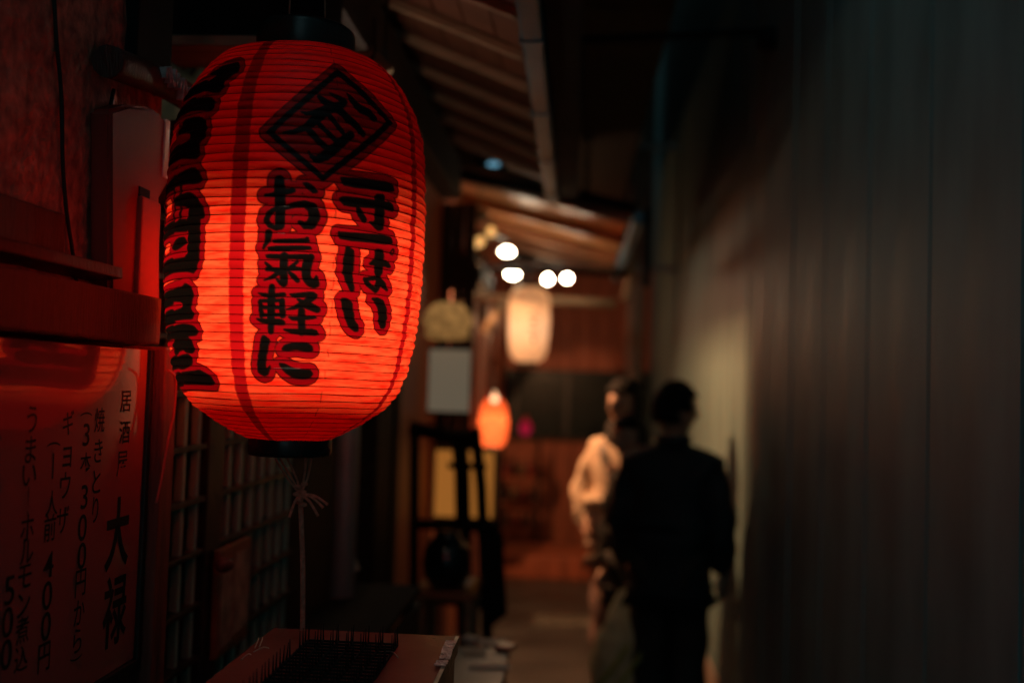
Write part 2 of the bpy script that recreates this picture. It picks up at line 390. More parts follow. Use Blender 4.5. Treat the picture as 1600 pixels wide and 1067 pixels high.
# things over and beside the far front
st = boxo('wooden_step', (PY(785, 850, 8.6).x, 8.6, 0), (PY(925, 850, 8.6).x, 9.3, .19), M['red_wood'], None, .012, origin=(0, 8.9, 0))
tag(st, 'low red brown wooden step on the ground before the far shop front', 'step')
bm = B(); add_tube(bm, [(PY(998, 300, 8.2).x, 8.2, 0), (PY(998, 300, 8.2).x, 8.2, 5.4)], .072, 14)
dc = empty('drain_cover', (-.1, 7.1, 0), 'pale concrete drain cover set in the dark alley ground', 'drain cover')
for k in range(3): boxo('slab', (PZ(835, 965, 0).x + k * .155, 6.95, -.02), (PZ(835, 965, 0).x + .148 + k * .155, 7.25, .008), M['pale_concrete'], dc, .004)
dp = empty('drain_pipe', (.5, 8.2, 0), 'pale vertical drain pipe rising at the far end of the siding wall', 'pipe')
obj('pipe', bm, M['concrete'], dp)
for z in (1.2, 2.6, 3.6): boxo('pipe_bracket', (PY(998, 300, 8.2).x - .085, 8.1, z), (WR - .001, 8.13, z + .05), M['grey_metal'], dp, .003)
bm = B(); add_tube(bm, [PY(900, 63, 4.2), PX(1200, 50, WR)], .016, 8); add_lathe(bm, PX(1200, 60, WR - .03) , [(0, -.04), (.04, -.04), (.045, .03), (0, .05)], 12)
tag(obj('tie_rod', bm, M['black'], None, origin=PY(1000, 60, 4.2)), 'thin dark rod bridging high between the awning and the siding wall', 'rod')
bm = B(); add_box(bm, (.02, 6.4, 2.72), (.06, 6.5, 5.0), bevel=.004)
tag(obj('slim_post', bm, M['tan_wood'], None, origin=(.04, 6.45, 2.7)), 'slim upright timber rising above the farther awning into the dark', 'post')
up_ = boxo('upper_storey', (WL + .03, 2.75, 3.25), (.38, 9.8, 6.5), M['dark_wood'], None, .02, origin=(-.3, 8, 3)); tag(up_, 'dark upper storey above the awnings, drawn out to block skylight', 'building')  # near end lengthened out of view to keep skylight off the siding

# ------------------------------------------------------------------ red paper lantern
S = 1.6 / F
LC = PD(466, 378, 1.6)
PR = [(92, 77), (94, 97), (99, 117), (108, 132), (131, 153), (158, 170), (197, 187), (250, 196.5), (330, 200), (400, 199.5), (450, 197.5), (512, 192), (566, 182.5), (605, 169), (630, 151), (650, 126), (668, 97), (684, 64)]
pr = np.array([(r * S * .985, (378 - y) * S) for y, r in PR])
sp = np.array([(v.x, v.y) for v in spline([Vector((r, z, 0)) for r, z in pr], 12)])
arc = np.concatenate([[0], np.cumsum(np.hypot(*np.diff(sp, axis=0).T))]); ATOT = arc[-1]
RREF = .203
def prof_at(s): return np.interp(s, arc, sp[:, 0]), np.interp(s, arc, sp[:, 1])
zdesc = sp[:, 1]
tocam = EYE - LC; th0 = math.atan2(tocam.y, tocam.x)
def px2surf(u, v):
    """photo pixel -> (angle * RREF, arc length) on the lantern's smooth surface"""
    for k in range(60):
        d = ray(u, v); o = EYE - LC
        t = np.linspace(1.25, 1.75, 700)
        X = o.x + d.x * t; Y = o.y + d.y * t; Z = o.z + d.z * t
        R = np.interp(-Z, -zdesc, sp[:, 0], left=0, right=0)
        inside = np.hypot(X, Y) < R
        if inside.any():
            i = int(np.argmax(inside)); th = math.atan2(Y[i], X[i]) - th0
            th = (th + math.pi) % (2 * math.pi) - math.pi
            return th * RREF, float(np.interp(-Z[i], -zdesc, arc))
        u += (468 - u) * .01
        if v < 100: v += .5
    return 0.0, 0.0
CR = {'A': (380, 60, 4.446), 'B': (380, 250, 5.927), 'C': (380, 400, 5.081), 'D': (255, 60, 4.85), 'E': (255, 240, 5.335), 'F': (255, 420, 5.335)}
def cpx(c, x, y): o = CR[c]; return o[0] + x / o[2], o[1] + y / o[2]
POLY = []; STK = []       # in surface coordinates
def chaikin(P, q=.2, it=2):
    P = np.array(P, float)
    for _ in range(it):
        n = np.roll(P, -1, 0); P = np.stack([P * (1 - q) + n * q, P * q + n * (1 - q)], 1).reshape(-1, 2)
    return P
def poly(c, *xy, sm=1):
    P = [px2surf(*cpx(c, x, y)) for x, y in zip(xy[::2], xy[1::2])]
    POLY.append(chaikin(P, .18, sm) if sm else np.array(P))
def stk(c, *xyr):
    k = .00091 / CR[c][2]
    STK.append([px2surf(*cpx(c, xyr[i], xyr[i + 1])) + (xyr[i + 2] * k,) for i in range(0, len(xyr), 3)])
# diamond ring
dq = [(650, 220, 655, 264), (1030, 590, 990, 582), (553, 998, 553, 955), (160, 652, 210, 655)]
for i in range(4):
    a, b = dq[i], dq[(i + 1) % 4]
    poly('A', a[0], a[1], b[0], b[1], b[2], b[3], a[2], a[3], sm=0)
FILL = np.array([px2surf(*cpx('A', q[0], q[1])) for q in dq])
# the rotated character inside it
stk('A', 528, 412, 15, 570, 450, 22, 640, 480, 24); stk('A', 600, 388, 4, 650, 415, 15, 700, 445, 22)
stk('A', 718, 388, 4, 760, 440, 24, 810, 495, 32, 870, 522, 30, 905, 560, 22)
stk('A', 690, 465, 22, 600, 495, 34, 500, 522, 20, 440, 527, 12, 405, 515, 4)
stk('A', 570, 515, 30, 490, 580, 32, 430, 625, 22, 350, 652, 14, 280, 658, 4)
stk('A', 650, 490, 26, 720, 560, 26, 790, 620, 26, 830, 672, 18)
stk('A', 590, 535, 14, 690, 660, 14); stk('A', 515, 590, 14, 640, 715, 14); stk('A', 450, 635, 20, 520, 715, 20, 580, 770, 18)
stk('A', 745, 675, 26, 700, 712, 30, 640, 765, 32, 570, 820, 34, 510, 848, 22, 475, 825, 12, 455, 790, 3)
# first column
stk('B', 335, 185, 40, 340, 280, 46, 343, 420, 44, 340, 605, 40); stk('B', 205, 325, 10, 300, 320, 20, 400, 295, 26, 460, 285, 22)
stk('B', 300, 445, 16, 235, 500, 24, 215, 560, 22, 250, 608, 18, 310, 632, 20)
stk('B', 375, 445, 18, 480, 418, 24, 570, 412, 28, 640, 450, 44, 662, 530, 48, 630, 600, 44, 575, 612, 30, 520, 580, 12)
poly('B', 545, 215, 600, 215, 655, 255, 692, 305, 650, 318, 605, 280)
stk('B', 236, 675, 30, 232, 730, 26, 190, 815, 8); poly('B', 265, 735, 560, 735, 600, 714, 615, 772, 285, 768)
poly('B', 228, 800, 620, 800, 632, 838, 240, 842); poly('B', 205, 870, 400, 878, 620, 880, 660, 925, 610, 925, 225, 912)
stk('B', 625, 905, 28, 595, 990, 34, 580, 1067, 36)
poly('C', 490, 0, 560, 0, 528, 80, 525, 150, 550, 195, 582, 152, 606, 240, 565, 260, 510, 240, 472, 190, 462, 110, 475, 50)
stk('B', 375, 905, 32, 375, 1067, 34); stk('C', 325, 0, 28, 322, 215, 28)
stk('C', 178, 52, 6, 215, 90, 14); stk('C', 190, 102, 14, 300, 112, 16, 400, 100, 15, 470, 108, 10); stk('C', 430, 46, 10, 375, 95, 14)
stk('C', 290, 125, 18, 235, 165, 14, 168, 190, 3); stk('C', 265, 185, 4, 305, 215, 18); stk('C', 370, 135, 10, 400, 165, 18, 432, 200, 14)
stk('C', 228, 245, 22, 224, 400, 30, 220, 595, 22); poly('C', 112, 288, 180, 296, 250, 300, 332, 290, 342, 320, 180, 328)
stk('C', 136, 362, 15, 148, 470, 17); stk('C', 308, 355, 20, 314, 470, 22); stk('C', 136, 355, 12, 300, 352, 12); stk('C', 150, 408, 11, 310, 408, 11); stk('C', 150, 466, 11, 310, 466, 11)
poly('C', 98, 490, 160, 498, 300, 500, 332, 522, 326, 552, 150, 530)
poly('C', 364, 302, 400, 300, 555, 287, 592, 318, 560, 345, 520, 325, 400, 332)
stk('C', 560, 325, 24, 480, 382, 26, 400, 414, 12, 345, 425, 3); stk('C', 432, 345, 6, 500, 390, 28, 585, 430, 24)
stk('C', 462, 440, 26, 465, 605, 28); poly('C', 350, 480, 420, 484, 570, 478, 582, 500, 400, 518); poly('C', 306, 580, 400, 583, 572, 585, 604, 637, 400, 622)
poly('C', 145, 640, 165, 625, 215, 665, 200, 720, 180, 830, 182, 895, 222, 862, 200, 940, 165, 952, 120, 920, 113, 850, 128, 750)
poly('C', 302, 745, 330, 705, 400, 690, 510, 694, 547, 720, 552, 762, 500, 762, 420, 745, 355, 755)
poly('C', 280, 850, 330, 855, 390, 890, 450, 905, 530, 905, 553, 940, 530, 970, 480, 980, 400, 970, 330, 922)
# second column
poly('B', 886, 168, 960, 168, 1387, 213, 1392, 302, 940, 257); poly('B', 882, 365, 920, 343, 1210, 375, 1300, 390, 1360, 385, 1398, 482, 1300, 455, 940, 437)
poly('B', 1212, 318, 1302, 320, 1306, 430, 1297, 635, 1258, 658, 1220, 642, 1160, 572, 1215, 575, 1215, 440)
stk('B', 1058, 450, 16, 1085, 505, 32, 1118, 558, 26)
poly('B', 864, 670, 930, 678, 1357, 698, 1378, 788, 900, 748)
poly('B', 945, 812, 975, 803, 1027, 850, 1008, 1067, 908, 1067, 932, 950); poly('C', 788, 0, 862, 0, 862, 150, 878, 280, 850, 288, 798, 180)
poly('B', 1220, 823, 1290, 833, 1302, 870, 1283, 1067, 1208, 1067, 1215, 900); poly('C', 985, 70, 1038, 20, 1150, 38, 1168, 95, 1100, 78)
stk('C', 1070, 0, 28, 1070, 100, 26, 1068, 190, 22, 1058, 240, 20); stk('C', 962, 185, 14, 985, 225, 20, 1045, 275, 18, 1070, 240, 16)
stk('C', 970, 185, 12, 1040, 175, 16); stk('C', 1080, 190, 24, 1110, 232, 26, 1132, 265, 12)
stk('B', *sum([[1378 + 13 * math.cos(t), 850 + 26 * math.sin(t), 5] for t in np.linspace(0, 6.283, 9)], []))
poly('C', 772, 340, 820, 340, 860, 370, 865, 440, 880, 520, 912, 560, 907, 600, 880, 603, 830, 560, 798, 480, 778, 400)
poly('C', 1005, 335, 1060, 330, 1112, 355, 1132, 420, 1132, 520, 1116, 572, 1088, 572, 1068, 530, 1070, 430, 1043, 365)
# left column, on the turned-away side
poly('D', 430, 222, 500, 198, 570, 176, 578, 235, 510, 295, 466, 318, 456, 378, 425, 413, 385, 412, 330, 402, 250, 405, 265, 380, 330, 345, 395, 300, 410, 275, 350, 285)
poly('D', 210, 470, 260, 463, 330, 453, 366, 450, 390, 480, 388, 525, 360, 550, 300, 548, 230, 556, 180, 556)
poly('D', 150, 650, 175, 620, 220, 608, 290, 601, 318, 630, 328, 690, 312, 750, 280, 790, 266, 800, 274, 870, 255, 908, 240, 917, 90, 917, 97, 850, 150, 805, 195, 775, 210, 722, 150, 722, 112, 735)
poly('E', 85, 215, 150, 165, 265, 116, 297, 155, 324, 205, 307, 246, 270, 255, 175, 259, 150, 272, 90, 290)
stk('E', 100, 285, 14, 92, 600, 14); stk('E', 153, 265, 16, 140, 560, 16)
poly('E', 165, 345, 215, 326, 262, 345, 302, 400, 337, 490, 337, 536, 305, 547, 302, 700, 297, 880, 265, 1002, 235, 992, 200, 986, 70, 1000, 80, 890, 200, 868, 205, 700, 205, 560, 205, 455, 170, 440, 90, 440, 100, 380)
poly('E', 70, 660, 90, 600, 150, 553, 207, 553, 206, 652, 120, 657); poly('E', 68, 780, 120, 710, 175, 698, 197, 740, 150, 790, 100, 815)
poly('F', 65, 190, 110, 160, 150, 155, 185, 123, 217, 145, 247, 200, 252, 260, 232, 310, 237, 350, 255, 390, 247, 422, 160, 427, 85, 440, 75, 390, 100, 355, 165, 330, 165, 280, 100, 275, 60, 290)
poly('F', 68, 500, 110, 473, 180, 463, 262, 478, 292, 520, 282, 556, 200, 567, 242, 620, 264, 690, 245, 707, 190, 702, 160, 677, 130, 692, 120, 717, 100, 720, 83, 660, 100, 600, 73, 560)
poly('F', 112, 740, 150, 723, 210, 713, 247, 755, 247, 790, 215, 817, 175, 842, 130, 832)
poly('F', 145, 870, 200, 860, 260, 855, 300, 843, 350, 870, 402, 905, 428, 950, 415, 970, 300, 967, 175, 967, 150, 920)
# the same strokes carried on round the side that faces the wall
def sstk(*p): STK.append([(p[i], p[i + 1], p[i + 2]) for i in range(0, len(p), 3)])
EDGE = lambda c, x, y: px2surf(*cpx(c, x, y))
for c, x, y, x2, ln, rr in (('D', 300, 370, 0, .07, .011), ('D', 215, 510, 0, .07, .012), ('D', 110, 870, 0, .06, .012), ('E', 95, 250, 0, .07, .011), ('E', 85, 620, 0, .06, .010), ('E', 75, 940, 0, .07, .011),
                            ('F', 75, 240, 0, .07, .011), ('F', 85, 400, 0, .07, .010), ('F', 85, 530, 0, .07, .010), ('F', 115, 780, 0, .06, .010), ('F', 150, 920, 0, .07, .011)):
    a, s = EDGE(c, x, y); sstk(a, s, rr, a - ln, s + .004, rr * .9)
a, s = EDGE('D', 150, 560); a2, s2 = EDGE('D', 95, 900); sstk(a - .07, s - .05, .009, a - .075, s2, .008)
a, s = EDGE('E', 90, 280); a2, s2 = EDGE('E', 75, 980); sstk(a - .055, s, .009, a - .055, s2, .009)
a, s = EDGE('F', 75, 240); a2, s2 = EDGE('F', 150, 940); sstk(a - .07, s - .01, .009, a - .085, s2, .008)

NB, SUB, NT = 57, 11, 900
s_rows = np.linspace(0, ATOT, NB * SUB + 1)
th = np.linspace(-math.pi, math.pi, NT, endpoint=False)
AA, SS = np.meshgrid(th * RREF, s_rows)             # rows x cols
ink = np.full(AA.shape, 1.0)
def window(a0, a1, s0, s1, pad=.03):
    j0, j1 = np.searchsorted(th * RREF, [a0 - pad, a1 + pad]); i0, i1 = np.searchsorted(s_rows, [s0 - pad, s1 + pad])
    return slice(max(i0, 0), i1), slice(max(j0, 0), j1)
def poly_sdf(P, A, Sx):
    d = np.full(A.shape, 1e9); ins = np.zeros(A.shape, bool); n = len(P)
    for i in range(n):
        x0, y0 = P[i]; x1, y1 = P[(i + 1) % n]; ex, ey = x1 - x0, y1 - y0; L2 = ex * ex + ey * ey + 1e-12
        t = np.clip(((A - x0) * ex + (Sx - y0) * ey) / L2, 0, 1)
        d = np.minimum(d, (A - x0 - t * ex) ** 2 + (Sx - y0 - t * ey) ** 2)
        c = ((y0 > Sx) != (y1 > Sx)); ins ^= c & (A < ex * (Sx - y0) / (ey if abs(ey) > 1e-12 else 1e-12) + x0)
    return np.where(ins, -1, 1) * np.sqrt(d)
for P in POLY:
    sl = window(P[:, 0].min(), P[:, 0].max(), P[:, 1].min(), P[:, 1].max()); ink[sl] = np.minimum(ink[sl], poly_sdf(P, AA[sl], SS[sl]))
for K in STK:
    for (x0, y0, r0), (x1, y1, r1) in zip(K, K[1:]):
        sl = window(min(x0, x1), max(x0, x1), min(y0, y1), max(y0, y1), .045); A, Sx = AA[sl], SS[sl]
        ex, ey = x1 - x0, y1 - y0; t = np.clip(((A - x0) * ex + (Sx - y0) * ey) / (ex * ex + ey * ey + 1e-12), 0, 1)
        ink[sl] = np.minimum(ink[sl], np.hypot(A - x0 - t * ex, Sx - y0 - t * ey) - (r0 + (r1 - r0) * t))
halo = ink.copy(); sl = window(FILL[:, 0].min(), FILL[:, 0].max(), FILL[:, 1].min(), FILL[:, 1].max()); halo[sl] = np.minimum(halo[sl], poly_sdf(FILL, AA[sl], SS[sl]))
HR = .0103
aa = .0011
m_ink = np.clip(.5 - (ink - .0009) / aa, 0, 1); m_halo = np.clip(.5 - (halo - HR) / aa, 0, 1); m_line = np.clip(.5 - (np.abs(halo - HR) - .0010) / aa, 0, 1)
strip = np.zeros(AA.shape)
for c_, wd in ((px2surf(369, 420)[0], .0118), (px2surf(641, 440)[0], .0085), (px2surf(641, 440)[0] + 1.6 * RREF, .011), (px2surf(369, 420)[0] - 1.6 * RREF, .011)):
    dlt = (AA - c_ + math.pi * RREF) % (2 * math.pi * RREF) - math.pi * RREF
    strip = np.maximum(strip, np.clip(.5 - (np.abs(dlt) - wd + .0003 * np.sin(SS * 90)) / .0016, 0, 1))
c_ = px2surf(516, 500)[0]
dash = np.clip(.5 - (np.abs(AA - c_ + .0012 * np.sin(SS * 170)) - .0007) / aa, 0, 1) * (np.sin(SS * 190) + .6 * np.sin(SS * 411) > -.1)
m_line = np.maximum(m_line, dash * .8)
ph = (np.arange(NB * SUB + 1) % SUB) / SUB
bulge = np.sin(math.pi * ph) ** .8 * .0022
jit = np.interp(np.arange(NB * SUB + 1), np.arange(0, NB * SUB + 1, SUB), rng.normal(0, .0005, NB + 1))
Rr, Zr = prof_at(s_rows)
Rb = (Rr - .0011 + bulge + jit)[:, None] + .0007 * np.sin(th * 7 + 1.3)[None, :] * np.sin(np.arange(NB * SUB + 1) / SUB * 2.1)[:, None] + .0010 * np.sin(th * 3 + .5)[None, :]
# paper between two hoops sags unevenly round the circle
lowf = np.stack([sum(rng.normal(0, .5) * np.cos(k * th + rng.uniform(0, 6.28)) for k in range(2, 14)) for _ in range(NB)])
Rb += bulge[:, None] * .18 * lowf[np.minimum(np.arange(NB * SUB + 1) // SUB, NB - 1)]
Zb = Zr[:, None] + .0007 * np.sin(th * 5 + .4)[None, :]
Xc = LC.x + Rb * np.cos(th + th0); Yc = LC.y + Rb * np.sin(th + th0); Zc = LC.z + Zb
V = np.stack([Xc, Yc, Zc], -1).reshape(-1, 3)
nr = NB * SUB + 1
i = np.arange(nr - 1)[:, None]; j = np.arange(NT)[None, :]; j2 = (j + 1) % NT
Fq = np.stack([i * NT + j, (i + 1) * NT + j, (i + 1) * NT + j2, i * NT + j2], -1).reshape(-1, 4)
me = bpy.data.meshes.new('paper_shell')
me.vertices.add(len(V)); me.vertices.foreach_set('co', V.astype(np.float32).ravel())
me.loops.add(Fq.size); me.loops.foreach_set('vertex_index', Fq.astype(np.int32).ravel())
me.polygons.add(len(Fq)); me.polygons.foreach_set('loop_start', (np.arange(len(Fq)) * 4).astype(np.int32))
me.polygons.foreach_set('use_smooth', np.ones(len(Fq), bool))
me.update(calc_edges=True); me.validate()
at = me.color_attributes.new('print', 'FLOAT_COLOR', 'POINT')
at.data.foreach_set('color', np.stack([m_ink, m_halo, m_line, strip], -1).reshape(-1).astype(np.float32))
m, nt, b = nodes('red_lantern_paper'); Nn = nt.nodes; Ln = nt.links; Nn.remove(b)
def mixc(f, a, b2):
    x = Nn.new('ShaderNodeMix'); x.data_type = 'RGBA'
    for s_, val in ((0, f), (6, a), (7, b2)):
        if hasattr(val, 'is_output'): Ln.new(val, x.inputs[s_])
        elif isinstance(val, tuple): x.inputs[s_].default_value = val + (1,)
        else: x.inputs[s_].default_value = val
    return x.outputs[2]
atn = Nn.new('ShaderNodeAttribute'); atn.attribute_name = 'print'; sep = Nn.new('ShaderNodeSeparateColor'); Ln.new(atn.outputs['Color'], sep.inputs[0])
tc = Nn.new('ShaderNodeTexCoord'); mp = Nn.new('ShaderNodeMapping'); mp.inputs['Scale'].default_value = (9, 9, 70); Ln.new(tc.outputs['Object'], mp.inputs[0])
nz_ = Nn.new('ShaderNodeTexNoise'); nz_.inputs['Scale'].default_value = 2.2; nz_.inputs['Detail'].default_value = 7; nz_.inputs['Roughness'].default_value = .65; Ln.new(mp.outputs[0], nz_.inputs['Vector'])
cr = Nn.new('ShaderNodeValToRGB'); cr.color_ramp.elements[0].position = .36; cr.color_ramp.elements[1].position = .60
cr.color_ramp.elements[0].color = (.80, .015, .005, 1); cr.color_ramp.elements[1].color = (.90, .078, .024, 1); Ln.new(nz_.outputs[0], cr.inputs[0])
c1 = mixc(atn.outputs['Alpha'], cr.outputs[0], (.30, .003, .004))
c2 = mixc(sep.outputs[1], c1, (.18, .0008, .0028)); c3 = mixc(sep.outputs[2], c2, (.02, .0005, .0008)); c4 = mixc(sep.outputs[0], c3, (.003, .002, .0015))
t_ = Nn.new('ShaderNodeBsdfTranslucent'); d_ = Nn.new('ShaderNodeBsdfDiffuse'); mx = Nn.new('ShaderNodeMixShader'); g_ = Nn.new('ShaderNodeBsdfGlossy'); g_.inputs['Roughness'].default_value = .45; g_.inputs[0].default_value = (1, 1, 1, 1)
mul = Nn.new('ShaderNodeMix'); mul.data_type = 'RGBA'; mul.blend_type = 'MULTIPLY'; mul.inputs[0].default_value = 1; mul.inputs[7].default_value = (.9, .22, .40, 1); Ln.new(c4, mul.inputs[6])
Ln.new(c4, t_.inputs[0]); Ln.new(mul.outputs[2], d_.inputs[0]); mx.inputs[0].default_value = .52; Ln.new(d_.outputs[0], mx.inputs[1]); Ln.new(t_.outputs[0], mx.inputs[2])
mx2 = Nn.new('ShaderNodeMixShader'); mx2.inputs[0].default_value = .02; Ln.new(mx.outputs[0], mx2.inputs[1]); Ln.new(g_.outputs[0], mx2.inputs[2]); Ln.new(mx2.outputs[0], Nn['Material Output'].inputs[0])
lant = empty('paper_lantern', LC, 'large glowing red paper lantern with black lettering, black caps, hung before the shop', 'lantern')
shell = link('paper_shell', me, m, lant)
for k in range(NB + 1):
    rr, zz = prof_at(k * ATOT / NB)
    if k in (0, NB): continue
    bm = B(); n = 96; t5 = []
    for q in range(n):
        an = 2 * math.pi * q / n; base = (rr - .0011 + float(jit[k * SUB]) + .0010 * math.sin((an) * 3 + .5))
        t5.append([bm.verts.new(LC + Vector(((base + .0007 * math.cos(e)) * math.cos(an + th0), (base + .0007 * math.cos(e)) * math.sin(an + th0), zz + .0007 * math.sin(an * 5 + .4) + .0006 * math.sin(e)))) for e in (0, 1.57, 3.14, 4.71)])
    for q in range(n):
        for e in range(4): bm.faces.new((t5[q][e], t5[(q + 1) % n][e], t5[(q + 1) % n][(e + 1) % 4], t5[q][(e + 1) % 4])).smooth = True
    obj('hoop', bm, M['wire'], lant)
zt_ = float(sp[0, 1]); zb_ = float(sp[-1, 1])
bm = B(); add_lathe(bm, LC, [(0, zt_ + .050), (.072, zt_ + .050), (.0775, zt_ + .046), (.0785, zt_ + .040), (.0785, zt_ - .001), (.076, zt_ - .004), (.070, zt_ - .004), (.068, zt_ + .002), (0, zt_ + .002)], 64)
obj('top_cap', bm, M['cap_black'], lant)
bm = B(); add_lathe(bm, LC, [(0, zb_ + .001), (.060, zb_ + .001), (.0645, zb_ + .003), (.0655, zb_ - .001), (.0655, zb_ - .022), (.0635, zb_ - .026), (0, zb_ - .026)], 64)
obj('bottom_cap', bm, M['cap_black'], lant)
bm = B(); add_tube(bm, [LC + Vector((-.03, 0, zt_ + .05)), LC + Vector((-.028, 0, zt_ + .3))], .0012, 6); add_tube(bm, [LC + Vector((.03, 0, zt_ + .05)), LC + Vector((.02, 0, zt_ + .3))], .0012, 6)
obj('hanging_wire', bm, M['twine'], lant)
BP = LC + Vector((.0, -.02, (378 - 470) * S))
bm = B(); add_lathe(bm, BP, [(0, .033), (.049, .033), (.049, .035), (.02, .05), (.016, .12), (0, .12)], 24); obj('socket', bm, M['wire'], lant)  # wide disc added above the bulb to shade the upper paper
bm = B(); add_lathe(bm, BP, [(0, -.042), (.043, -.042), (.043, -.044), (0, -.044)], 32)
for q in range(3):
    an = q * 2.094; add_tube(bm, [BP + Vector((.041 * math.cos(an), .041 * math.sin(an), -.043)), BP + Vector((.033 * math.cos(an), .033 * math.sin(an), .034))], .0012, 5)
obj('shade_disc', bm, M['wire'], lant)  # disc added under the bulb to shade the lower paper
lamp('lantern_light', BP, 5.6, (1.0, .82, .60), .016, lant)
boxo('hanging_beam', (-.74, LC.y - .045, LC.z + zt_ + .29), (-.22, LC.y + .045, LC.z + zt_ + .40), M['dark_wood'], house, .004)

# twine: strands from the bottom cap meet in a knot, one cord goes down to the box
zc = LC.z + zb_ - .026
knot = PD(469, 772, 1.57)
tw = empty('twine', knot, 'brown twine knotted under the red lantern and tied down to the metal box', 'cord')
bm = B()
for u, dx in ((430, -.004), (437, .0), (449, .002), (478, .001), (486, .003)):
    s_ = PD(u, 716, 1.57); add_tube(bm, spline([s_, (s_ * .45 + knot * .55) + Vector((dx, .004, 0)), knot], 6), .0019, 6)
for q in range(9):
    a = q * 2.4; add_ball(bm, knot + Vector((math.cos(a) * .006, math.sin(a) * .006, (q - 4) * .004)), .0055, 1, (1.2, 1, .8))
for e in ((512, 788), (497, 806), (452, 808), (505, 793)):
    q = PD(e[0], e[1], 1.56); add_tube(bm, spline([knot, (knot + q) / 2 + Vector((0, 0, .006)), q], 6), [.0022] * 12 + [.0026], 6)
BZ = 1.25
end = PZ(473, 984, BZ)
add_tube(bm, spline([knot, (knot * .5 + end * .5) + Vector((.002, 0, 0)), end + Vector((0, 0, -.002))], 10), .0042, 8)
obj('strand', bm, M['twine'], tw)

# metal box with spike mat
bl, br = PZ(428, 978, BZ), PZ(716, 994, BZ)
yk = (bl.y + br.y) / 2; xl_, xr_ = bl.x, br.x
cab = empty('metal_box', ((xl_ + xr_) / 2, 1.4, 0), 'glossy red brown metal box with taped rim, below the red lantern', 'cabinet')
boxo('body', (xl_ + .004, 1.10, 0), (xr_ - .004, yk - .004, BZ - .03), M['box_paint'], cab, .006)
boxo('lid', (xl_, 1.095, BZ - .029), (xr_, yk, BZ), M['box_paint'], cab, .004)
boxo('rim', (xr_ - .0035, 1.09, BZ + .0005), (xr_ + .002, yk - .01, BZ + .0025), M['trim_metal'], cab, .0008)
def tape(u0, v0, u1, v1, wd, nm='tape'):
    a, b = PZ(u0, v0, BZ + .003), PZ(u1, v1, BZ + .003); bm = B(); n = 8
    ac = Vector((wd, 0, 0)); pts = [a.lerp(b, q / n) + Vector((random.uniform(-.001, .001), 0, random.uniform(0, .0012))) for q in range(n + 1)]
    thick_strip(bm, pts, ac, Vector((0, 0, .0006))); return obj(nm, bm, M['tape'], cab)
tape(704, 1001, 694, 1030, .016); tape(692, 1032, 687, 1041, .017)
for u, v, u2, v2 in ((404, 996, 398, 1012), (410, 995, 405, 1010), (377, 1030, 392, 1022), (600, 1017, 622, 1027), (396, 1018, 420, 1012)):
    bm = B(); a, b = PZ(u, v, BZ + .002), PZ(u2, v2, BZ + .002); add_tube(bm, spline([a, (a + b) / 2 + Vector((.002, 0, .004)), b], 5), .0008, 5)
    obj('staple', bm, M['trim_metal'], cab)
mat_ = empty('spike_mat', (-.36, 1.42, BZ), 'black plastic bird spike mat lying on the metal box', 'spike mat')
mx0, my0 = PZ(476, 1004, BZ + .004).x, PZ(540, 1005, BZ).y
pit = .0228; rowp = .0165
bm = B()
for c in range(7): add_box(bm, (mx0 + c * pit - .0012, my0 - 19 * rowp, BZ + .0008), (mx0 + c * pit + .0012, my0, BZ + .0045))
for r in range(20): add_box(bm, (mx0, my0 - r * rowp - .001, BZ + .001), (mx0 + 6 * pit, my0 - r * rowp + .001, BZ + .0040))
obj('grid_base', bm, M['black'], mat_)
bm = B(); add_tube(bm, [(0, 0, 0), (0, 0, .008), (0, 0, .025)], [.0014, .0011, .0005], 6)
sm = None
for c in range(7):
    for r in [q for q in range(20) if q not in (4, 5)]:
        loc = Vector((mx0 + c * pit + random.uniform(-.0006, .0006), my0 - r * rowp, BZ + .004))
        if sm is None:
            sm = obj('spike', bm, M['black'], mat_, origin=Vector((0, 0, 0))); sp0 = sm
        o = sm if (c, r) == (0, 0) else sm.copy()
        if o is not sm: COL.objects.link(o); o.parent = mat_
        o.location = loc - mat_.location; o.rotation_euler = (random.gauss(0, .03), random.gauss(0, .03), 0)

# menu board under the rail
MX = WL + .03
mb0, mb1 = 1.05, PX(224, 700, MX).y
zt2, zb2 = 1.688, PX(205, 1030, MX).z - .0
board = empty('menu_board', (MX, 1.4, zb2), 'glossy menu board with vertical black lettering mirroring the red lantern', 'sign')
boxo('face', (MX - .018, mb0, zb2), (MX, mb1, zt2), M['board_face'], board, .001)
boxo('frame', (MX - .02, mb1 + .0005, zb2 - .02), (MX + .006, mb1 + .014, zt2), M['frame_black'], board, .002)
boxo('frame', (MX - .02, mb0, zb2 - .02), (MX + .006, mb1, zb2 - .0005), M['frame_black'], board, .002)
font_cache = {}
def glyph(ch, bold):
    key = (ch, bold)
    if key not in font_cache:
        cu = bpy.data.curves.new('lettering', 'FONT'); cu.body = ch; cu.size = 1; cu.offset = bold; cu.resolution_u = 4; cu.fill_mode = 'BOTH'
        o = bpy.data.objects.new('lettering', cu); COL.objects.link(o); bpy.context.view_layer.update()
        dg = bpy.context.evaluated_depsgraph_get(); m_ = bpy.data.meshes.new_from_object(o.evaluated_get(dg)); bpy.data.objects.remove(o)
        n = len(m_.vertices); co = np.zeros(n * 3); m_.vertices.foreach_get('co', co); co = co.reshape(-1, 3)[:, :2]
        font_cache[key] = (co, [tuple(p.vertices) for p in m_.polygons])
    return font_cache[key]
